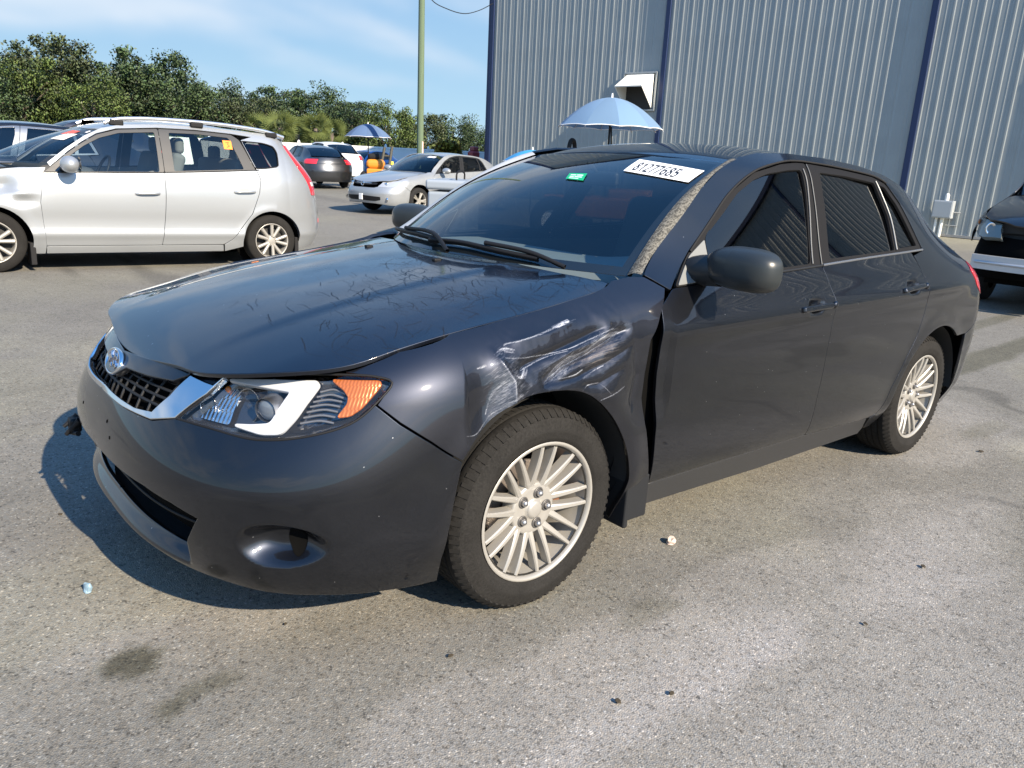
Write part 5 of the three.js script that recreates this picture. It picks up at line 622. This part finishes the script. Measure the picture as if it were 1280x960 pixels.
    part('tail_lamp', panel(round2(lamp, .02), off(.004), { ...o, h: .03, bev: .004 }), M.redLens, w); part('reverse_lamp', panel([[3.345, .955], [3.415, .955], [3.425, 1.005], [3.33, 1.005]].map(r3), off(.006), { ...o, h: .02 }), phy(.7, .7, .7, .15, 0, { clearcoat: 1 }), w);
    part('reflector', panel(round2([r3([3.50, .50]), r3([3.60, .50]), r3([3.60, .56]), r3([3.50, .555])], .01), off(.004), { ...o, h: .02 }), M.redLens, w);
    for (const [x, y, par] of [[1.33, .812, a], [2.40, .865, b]]) { part('door_handle', m(tube([-.12, -.08, 0, .08, .12].map((d, i) => off([.004, .024, .028, .024, .004][i])(x + d, y + d * .04)), .014, 24, 8)), silver, par); part('handle_cup', panel(round2([[x - .06, y - .01], [x + .05, y - .01], [x + .05, y + .04], [x - .06, y + .04]], .03), off(.0015), { ...o, h: .03, lip: 0 }), std(.30, .30, .30, .5, .3), par); }
    { const g = new THREE.SphereGeometry(1, 28, 20); g.scale(.085, .083, .115); const q = new THREE.Group(); q.name = 'side_mirror'; a.add(q); part('mirror_shell', m(g.translate(.575, 1.075, 1.01)), silver, q); part('mirror_arm', m(rod([.55, 1.02, .80], [.57, 1.03, .93], .03)), M.black, q); part('mirror_glass', m(new THREE.CircleGeometry(.08, 20).rotateY(Math.PI / 2).translate(.661, 1.075, 1.01)), M.chrome, q); }
    part('sill', panel([[.345, .18], [.35, .255], [2.145, .255], [2.16, .18]], off(-.002), { ...o, h: .05, lip: .02 }), silver, w); part('mud_flap', m(rbox(.05, .22, .20, .01, .225, .18, .74)), M.rubber, w); part('mud_flap', m(rbox(.05, .20, .20, .01, 3.07, .24, .72)), M.rubber, w);
    const rail = [[1.02, 1.505], [1.12, 1.548], [1.35, 1.580], [1.9, 1.602], [2.4, 1.595], [2.8, 1.565], [3.02, 1.515]]; part('roof_rail', m(tube(rail.map(p => [p[0], p[1], .575]), .021, 60, 10)), std(.66, .67, .68, .25, .8), w); for (const [x, y] of [[1.14, 1.52], [1.98, 1.57], [2.86, 1.53]]) part('rail_foot', m(rbox(.14, .06, .06, .015, x, y, .575)), M.black, w);
  }
  const Rw0 = spline([.8, 1.0, 1.3, 1.7, 2.1, 2.5, 2.9, 3.1], [1.42, 1.49, 1.545, 1.575, 1.582, 1.572, 1.545, 1.518]), Rw = (x, z) => Rw0(x) - .038 * Math.pow(Math.abs(z) / .56, 2.4);
  { const half = [[.86, 0], [.90, .4], [.97, .555], [1.3, .575], [2.0, .58], [2.6, .575], [2.95, .56], [3.06, .50], [3.12, 0]]; part('roof', panel([...half, ...half.slice(1, -1).map(p => [p[0], -p[1]]).reverse()], (x, z) => [x, Rw(x, z), z], { h: .06, flip: true }), silver, w); part('antenna', rod([2.9, 1.54, 0], [3.0, 1.60, 0], .012, .004), M.black, w); }
  const wsf = (s, t) => { const z = lerp(-.72, .72, s), q = z / .72, zt = q * .565; return [lerp(-.04 + .40 * q * q, .87 + .08 * q * q, t) - .01 * Math.sin(Math.PI * t), lerp(1.06, 1.445 - .02 * q * q, t) + .02 * Math.sin(Math.PI * t), lerp(z, zt, t)]; };
  const wg = part('windshield', grid3(wsf, 30, 14), phy(.40, .47, .50, .015, 0, { transmission: 1, thickness: 0 }), w); const stick = (a, b, c, d, col, nm) => part(nm, grid3((p, q) => { const P = wsf(lerp(a, b, p), lerp(c, d, q)); return [P[0] - .002, P[1] + .004, P[2]]; }, 4, 4), col, wg); stick(.78, .92, .60, .80, std(.75, .72, .70, .6), 'paper_sticker'); stick(.72, .86, .76, .90, std(.55, .10, .07, .6), 'red_mark'); stick(.94, .97, .88, .95, M.white, 'small_sticker');
  part('hood', grid3((a, b) => { const z = lerp(-.74, .74, a), q = z / .74; return [lerp(-.90 + .25 * q * q, .08 + .22 * q * q, b), lerp(.80, 1.03, Math.pow(b, .6)) - .045 * q * q + .03 * Math.sin(b * 9 + z * 5) * gau(z - .6, .25) * sstep(.2, .6, b), z]; }, 24, 20), silver, w, 'buckled hood'); part('cowl', box(.30, .05, 1.3, .16, .98, 0), M.black, w);
  part('front_bumper', panel([[-.62, .40], [-.72, .62], [-.72, .68], [WAG.UC - .6, .66], [WAG.UC - .6, .24], [-.7, .22], [-.47, .22], [-.47, .29]], Bw, { h: .06 }), silver, w);
  part('tailgate', panel([[WAG.UT - .25, .80], [WAG.UT - .25, 1.0], r3([3.42, 1.05]), r3([3.14, 1.42]), r3([3.08, 1.50]), [2 * WAG.UT - r3([3.08, 1.50])[0], 1.50], [2 * WAG.UT - r3([3.42, 1.05])[0], 1.05], [WAG.UT + .25, 1.0], [WAG.UT + .25, .80]], off(-.004), { h: .06 }), silver, w); part('rear_bumper', panel([[WAG.UT - .25, .22], [WAG.UT - .25, .80], [WAG.UT + .25, .80], [WAG.UT + .25, .22]], Bw, { h: .06 }), silver, w);
  { const inner = panel([[.3, .2], [2.36, .2], [2.6, .95], [.4, .92]], off(-.05), { h: .15, gap: 0, lip: 0 }); part('inner_shell', merge([inner, mirrored(inner), box(3.9, .05, 1.1, 1.3, .24, 0), box(2.0, .05, 1.56, 1.3, .22, 0), box(.9, .5, 1.1, -.2, .55, 0)]), M.under, w); for (const cx of [-.12, 2.73]) for (const s of [1, -1]) { const g = new THREE.CylinderGeometry(.352, .352, .25, 32, 1, true, 0, Math.PI); g.rotateX(Math.PI / 2).rotateZ(Math.PI / 2).translate(cx, .30, s * .725); part('wheel_liner', merge([g, new THREE.CircleGeometry(.352, 32).translate(cx, .30, s * .60)]), M.gap, w); } }
  const seatc = std(.16, .155, .15, .9), cab = new THREE.Group(); cab.name = 'cabin'; w.add(cab); for (const z of [.38, -.38]) part('front_seat', merge([rbox(.5, .16, .5, .05, 1.45, .62, z), rbox(.15, .62, .48, .06, 0, 0, 0).rotateZ(-.3).translate(1.70, .95, z), rbox(.10, .18, .26, .05, 1.82, 1.33, z)]), seatc, cab); part('rear_seat', merge([rbox(.5, .18, 1.3, .06, 2.15, .62, 0), rbox(.15, .55, 1.3, .06, 2.48, .95, 0), rbox(.09, .17, .24, .04, 2.52, 1.28, .35), rbox(.09, .17, .24, .04, 2.52, 1.28, -.35)]), seatc, cab); part('dashboard', rbox(.6, .30, 1.35, .1, .62, .90, 0), std(.07, .07, .07, .7), cab); part('floor', box(2.6, .03, 1.4, 1.8, .42, 0), M.cloth, cab); { const sw = new THREE.TorusGeometry(.18, .016, 8, 32).rotateY(Math.PI / 2).rotateZ(-.4).translate(1.02, 1.0, .38); part('steering_wheel', sw, M.black, cab); }
  { const g = grid3((a, b) => { const P = off(.002)(lerp(2.235, 2.335, a), lerp(1.33, 1.425, b)); return P; }, 3, 3); const tx = canvasTex(96, 96, (c, W, H2) => { c.fillStyle = '#e8862e'; c.fillRect(0, 0, W, H2); c.strokeStyle = '#7a3a0c'; c.lineWidth = 7; c.beginPath(); c.moveTo(30, 24); c.lineTo(62, 20); c.lineTo(50, 44); c.lineTo(66, 60); c.lineTo(36, 76); c.stroke(); }); part('orange_sticker', g, new THREE.MeshStandardMaterial({ map: tx, roughness: .6 }), w); }
  // five twin-spoke alloy wheels
  function wagonWheel() { const q = new THREE.Group(); q.name = 'wheel'; w.add(q); const ty = lathe([[.19, -.08], [.215, -.095], [.25, -.10], [.285, -.09], [.302, -.07], [.304, 0], [.302, .07], [.285, .092], [.25, .102], [.225, .10], [.205, .095], [.19, .085]], 64); ty.rotateX(Math.PI / 2); part('tyre', ty, tyreMat, q); const rim = lathe([[.208, .092], [.204, .097], [.197, .095], [.190, .085], [.186, .05], [.178, 0], [.185, -.06]], 56); rim.rotateX(Math.PI / 2); const rm = part('rim', rim, M.alloy, q);
    for (let k = 0; k < 5; k++) for (const s of [-1, 1]) { const a = (90 + k * 72) * Math.PI / 180 + s * .17, a2 = (90 + k * 72) * Math.PI / 180 + s * .27; const A = [Math.cos(a) * .05, Math.sin(a) * .05, .080], E = [Math.cos(a2) * .19, Math.sin(a2) * .19, .086]; const g = rod(A, E, .019, .023, 6); part('spoke', g, M.alloy, rm); } const hb = lathe([[0, .088], [.03, .088], [.045, .082], [.065, .080], [.07, .05]], 32); hb.rotateX(Math.PI / 2); part('hub', hb, M.alloy, rm); part('wheel_back', new THREE.CircleGeometry(.185, 32).translate(0, 0, .01), std(.03, .03, .03, .8), q); return q; }
  const q0 = wagonWheel(); q0.position.set(-.12, .302, .765); for (const [x, z] of [[2.73, .765], [-.12, -.765], [2.73, -.765]]) { const c = q0.clone(); w.add(c); c.position.set(x, .302, z); if (z < 0) c.rotation.y = Math.PI; c.rotateZ(x + z); }
}
// ---------- smaller sedans farther off, one set of shapes shared ----------
O.fenderClean = [...O.hoodSide, [.40, .985], [.455, .985], [.535, .951], [.459, .898], [.455, .84], [.443, .685], [.459, .478], [.486, .30], [.484, .20], [.43, .172], ...curve2(O.archF, 4), [-.431, .608], [-.538, .663], [-.607, .705], [-.582, .757], [-.630, .768]];
const SED = (() => {
  const c = {}, o = { h: .06 }; for (const s of [1, -1]) { const m = { ...o, mirror: s < 0 }, k = s > 0 ? 'n' : 'f'; c['fender' + k] = panel(O.fenderClean, BN, m); c['doorF' + k] = panel(O.doorF, BN, m); c['doorR' + k] = panel(O.doorR, BN, m); c['side' + k] = panel(O.side, BN, m); c['frame' + k] = merge([panel([O.frameF, O.glassF], offset(B, -.003), m), panel([O.frameR, O.glassR, O.glassQ], offset(B, -.003), m)]); c['glF' + k] = panel(O.glassF, offset(B, -.006), { ...m, gap: -.003, lip: 0 }); c['glR' + k] = panel(O.glassR, offset(B, -.006), { ...m, gap: -.003, lip: 0 }); c['glQ' + k] = panel(O.glassQ, offset(B, -.006), { ...m, gap: -.003, lip: 0 }); c['lamp' + k] = panel(O.lamp, offset(B, .003), m); c['tail' + k] = panel(O.lampR, offset(B, .004), m); c['sill' + k] = panel([[.482, .165], [.50, .29], [1.5, .288], [2.12, .264], [2.16, .165]], offset(B, -.003), m); const mg = new THREE.SphereGeometry(1, 20, 14).scale(.075, .075, .12).translate(.72, 1.03, .985); c['mir' + k] = s < 0 ? mirrored(mg) : mg; }
  const half = [[1.045, 0], [1.10, .53], [1.4, .572], [2.1, .57], [2.52, .53], [2.48, 0]]; c.roof = panel([...half, ...half.slice(1, -1).map(p => [p[0], -p[1]]).reverse()], (x, z) => [x, R(x, z), z], { h: .1, flip: true });
  const hh = [[-.898, 0], [-.864, .32], [-.745, .60], [-.590, .702], [-.2, .738], [.28, .733], [.335, .69], [.22, 0]]; c.hood = panel([...hh, ...hh.slice(1, -1).map(p => [p[0], -p[1]]).reverse()], (x, z) => [x, H(x, z), z], { h: .06, flip: true }); c.ws = grid3(WSf, 16, 8); c.rw = grid3(rw, 12, 6); c.bump = panel(O.bumper, BN, o); c.rbump = merge([panel(O.bumperR, BN, o), panel(O.bumperR, BN, { ...o, mirror: true })]);
  c.trunk = trunkGeo(12, 6); c.inside = merge([...shell.map(g => g.clone()), box(4.1, .06, 1.08, 1.32, .25, 0), box(1.55, .05, 1.5, 1.3, .24, 0), rbox(.5, .8, .5, .1, 1.7, .85, .37), rbox(.5, .8, .5, .1, 1.7, .85, -.37), rbox(.4, .7, 1.3, .1, 2.5, .75, 0)]);
  const ty = lathe([[.20, -.09], [.26, -.10], [.30, -.085], [.315, -.06], [.315, .06], [.30, .088], [.26, .104], [.21, .098]], 40); ty.rotateX(Math.PI / 2); c.tyre = ty; const rp = lathe([[.215, .092], [.208, .098], [.20, .08], [.19, .03]], 32); rp.rotateX(Math.PI / 2); const spk = []; for (let k = 0; k < 5; k++) { const a = k * 1.2566; for (const e of [-.13, .13]) spk.push(rod([Math.cos(a + e) * .05, Math.sin(a + e) * .05, .07], [Math.cos(a + e) * .2, Math.sin(a + e) * .2, .085], .018, .022, 6)); } const hb = new THREE.CylinderGeometry(.065, .065, .03, 20).rotateX(Math.PI / 2).translate(0, 0, .07); c.rim = merge([rp, ...spk, hb]); c.back = new THREE.CircleGeometry(.195, 24).translate(0, 0, .01);
  return c;
})();
function sedan(name, label, mat, pos, turn, { sc = [1, 1, 1], lampMat = M.clear, skip = [], glass = M.tint, group, frameMat = M.trim } = {}) {
  const t = thing(name, label, 'car', pos, turn, group); t.scale.set(...sc); const add = (n, g, m, p = t) => skip.includes(n) ? p : part(n, g, m, p);
  for (const k of ['n', 'f']) { add('front_fender', SED['fender' + k], mat); const a = add('front_door', SED['doorF' + k], mat), b = add('rear_door', SED['doorR' + k], mat); add('body_side', SED['side' + k], mat); add('window_frame', SED['frame' + k], frameMat); add('window_glass', SED['glF' + k], glass, a); add('window_glass', SED['glR' + k], glass, b); add('quarter_glass', SED['glQ' + k], glass, b); add('headlight', SED['lamp' + k], lampMat); add('tail_lamp', SED['tail' + k], M.redLens); add('sill', SED['sill' + k], mat); add('side_mirror', SED['mir' + k], mat, a); }
  add('roof', SED.roof, mat); add('hood', SED.hood, mat); add('windshield', SED.ws, glass); add('rear_window', SED.rw, M.tint); add('front_bumper', SED.bump, mat); add('rear_bumper', SED.rbump, mat); add('trunk_lid', SED.trunk, mat); add('inner_shell', SED.inside, M.gap);
  for (const [x, z] of [[0, .737], [2.62, .737], [0, -.737], [2.62, -.737]]) { const q = new THREE.Group(); q.name = 'wheel'; q.position.set(x, .31, z); if (z < 0) q.rotation.y = Math.PI; t.add(q); part('tyre', SED.tyre, M.rubber, q); part('rim', SED.rim, M.alloy, q); part('wheel_back', SED.back, M.gap, q); }
  return t;
}
{ const silver = phy(.34, .36, .38, .38, .5, { clearcoat: 1, clearcoatRoughness: .05 });
  const c = sedan('silver_sedan', 'silver sedan facing the camera between the wagon and the warehouse', silver, [8.85, groundY(8.9) + .004, -14.35], .21, { sc: [1.05, .995, 1.045], lampMat: phy(.45, .47, .5, .12, .4, { clearcoat: 1 }), glass: phy(.30, .34, .35, .02, 0, { transmission: 1, thickness: 0 }) });
  part('upper_grille', panel(whole([[UC, .655], [-1.3, .655], [-1.12, .67], [-1.10, .70], [-1.2, .712], [UC, .70]]), offset(B, .008), { h: .03 }), M.black, c); part('lower_grille', panel(whole([[UC, .30], [-1.15, .30], [-1.02, .33], [-1.02, .40], [UC, .42]]), offset(B, .006), { h: .04 }), M.black, c); part('grille_bar', tube([-.30, -.15, 0, .15, .30].map(d => offset(B, .016)(UC + d, .685)), .012, 20, 6), M.chrome, c); part('badge', new THREE.TorusGeometry(.045, .010, 8, 24).rotateY(Math.PI / 2).translate(-.965, .685, 0), M.chrome, c); for (const s of [1, -1]) { const g = new THREE.CylinderGeometry(.045, .045, .03, 20).rotateZ(Math.PI / 2).rotateY(-.6 * s).translate(...(() => { const p = offset(B, .004)(-.86, .345); return [p[0], p[1], p[2] * s]; })()); part('fog_lamp', g, M.chrome, c); const q = new THREE.SphereGeometry(.05, 16, 10).scale(.6, .8, 1).translate(...(() => { const p = offset(B, -.01)(-.92, .69); return [p[0], p[1], p[2] * s]; })()); part('headlight_bowl', q, M.chrome, c); }
  part('number_sticker', grid3((a, b) => { const p = WSo(.004)(lerp(.68, .86, a), lerp(.78, .90, b)); return p; }, 3, 3), M.white, c); part('plate_bracket', rbox(.02, .14, .11, .005, -1.005, .38, -.02), M.white, c);
  sedan('grey_sedan', 'dark grey sedan seen from behind with red tail lamps, past the wagon', phy(.05, .053, .06, .35, .8, { clearcoat: 1 }), [12.35, .004, -27.0], -1.70, { sc: [1.03, 1, 1.03] });
  const suv = sedan('white_hatchback', 'white car with a dark rear window behind the grey sedan', phy(.75, .75, .74, .4, 0, { clearcoat: 1 }), [15.6, .004, -32.2], -1.62, { sc: [1.0, 1.14, 1.05] });
  sedan('blue_sedan', 'bright blue car behind the orange machine by the white fence', phy(.03, .20, .50, .4, .3, { clearcoat: 1 }), [16.8, .004, -31.6], .35, { sc: [1, .95, 1] });
  sedan('black_sedan', 'black sedan with chrome window trim just behind the wagon', phy(.012, .012, .016, .3, .4, { clearcoat: 1 }), [-1.2, .05, -10.9], .03, { sc: [1.05, 1.0, 1.03], skip: ['tail_lamp'], frameMat: std(.30, .31, .32, .3, .8) });
  sedan('navy_crossover', 'dark navy car whose roof shows over the wagon windshield', phy(.012, .014, .025, .3, .4, { clearcoat: 1 }), [1.9, .05, -20.4], .05, { sc: [1.0, 1.18, 1.05] });
}
// ---------- the stripped black car by the warehouse ----------
{ const bl = phy(.010, .010, .011, .35, .3, { clearcoat: 1, clearcoatRoughness: .1 }); const c = sedan('wrecked_black_car', 'black wrecked car with its bumper gone and bare metal beam showing', bl, [9.12, groundY(9.1) + .004, -.36], .06, { sc: [1, 1.27, 1], skip: ['front_bumper', 'headlight', 'side_mirror'] });
  part('bumper_beam', (() => { const p = []; for (let i = 0; i <= 12; i++) { const z = lerp(-.66, .66, i / 12); p.push([-.93 - .10 * (1 - (z / .66) ** 2), .41, z]); } const a = p.map(q => [q[0], q[1] + .06, q[2]]), b = p.map(q => [q[0], q[1] - .06, q[2]]), a2 = a.map(q => [q[0] + .07, q[1], q[2]]), b2 = b.map(q => [q[0] + .07, q[1], q[2]]); return merge([strip3(a, b), strip3(a2, a), strip3(b, b2), strip3(b2, a2)]); })(), std(.55, .57, .60, .4, .6), c); part('beam_rib', tube(Array.from({ length: 9 }, (_, i) => { const z = lerp(-.62, .62, i / 8); return [-.938 - .10 * (1 - (z / .66) ** 2), .41, z]; }), .012, 24, 6), std(.5, .52, .55, .4, .6), c);
  for (const s of [1, -1]) { const g = panel(O.lamp, offset(B, .002), { h: .03, lip: .05 }); const L = new THREE.Group(); L.name = 'headlight'; c.add(L); part('lamp_housing', s < 0 ? mirrored(g) : g, phy(.17, .18, .16, .12, .2, { clearcoat: 1 }), L); const p = offset(B, .004)(-.90, .688); const e = lathe([[.030, 0], [.05, .012], [.055, 0]], 24); e.rotateZ(Math.PI / 2).rotateY(-.6 * s).translate(p[0], p[1], p[2] * s); part('reflector_ring', e, M.chrome, L); const q = offset(B, .006)(-.65, .735); part('amber_corner', new THREE.SphereGeometry(.035, 12, 8).scale(1, .8, .4).translate(q[0], q[1], q[2] * s), M.amber, L); }
  part('radiator', merge([rbox(.06, .42, 1.0, .02, -.66, .48, 0), rbox(.05, .10, 1.2, .02, -.70, .70, 0)]), std(.02, .02, .02, .6), c); part('hanging_wire', tube([[-.8, .68, .42], [-.86, .60, .44], [-.83, .52, .40]], .006, 12, 5), M.white, c);
}
// ---------- litter on the ground ----------
{ const at = (x, z) => [x, groundY(x) + .006, z]; seed = 888;
  const chunk = (name, label, cat, x, z, s, mat, flat = .4) => { const g = new THREE.IcosahedronGeometry(1, 1), p = g.attributes.position; for (let i = 0; i < p.count; i++) { const k = .75 + .5 * hash2(Math.round(p.getX(i) * 50), Math.round(p.getY(i) * 50 + p.getZ(i) * 30), 9); p.setXYZ(i, p.getX(i) * s * k, Math.max(-.2 * s, p.getY(i) * s * flat * k), p.getZ(i) * s * k * .7); } g.computeVertexNormals(); const m = part(name, g, mat, scene); m.name = numbered(name); m.position.set(...at(x, z)); m.rotation.y = rnd() * 6; tag(m, label, cat); };
  chunk('concrete_crumb', 'pale concrete crumb lying under the sill of the dark sedan', 'stone', .72, .80, .024, std(.50, .40, .34, .9), .7);
  chunk('plastic_shard', 'small blue-grey plastic shard at the edge of the bumper shadow', 'debris', -1.06, .04, .016, std(.20, .30, .38, .4), 1.4);
  const leafm = std(.05, .038, .022, .9); [[-1.27, -.17, .022], [-.36, .905, .012], [-.12, 1.30, .014], [.02, 1.36, .012], [1.37, 1.44, .016], [.8, 1.5, .012], [3.05, 1.05, .02], [6.6, -.3, .06], [-.66, .52, .008], [-1.02, -.55, .012]].forEach(([x, z, s], i) => chunk('dry_leaf', ['brown leaf scrap left of the bumper shadow', 'tiny dark leaf scrap in front of the front wheel', 'dark leaf scrap close to the picture bottom, beside a twin', 'dark leaf scrap close to the picture bottom, smaller twin', 'dark leaf scrap on open asphalt beside the doors', 'small dark scrap on open asphalt below the sill', 'brown leaf scrap past the rear wheel', 'pale crumpled scrap before the stripped black car', 'tiny dark speck before the fog lamp cover', 'small dark scrap inside the bumper shadow'][i], 'leaf', x, z, s * .75, leafm, .22));
}
scene.traverse(o => { if (o.isMesh) { o.castShadow = true; o.receiveShadow = true; } });
renderer.render(scene, camera);
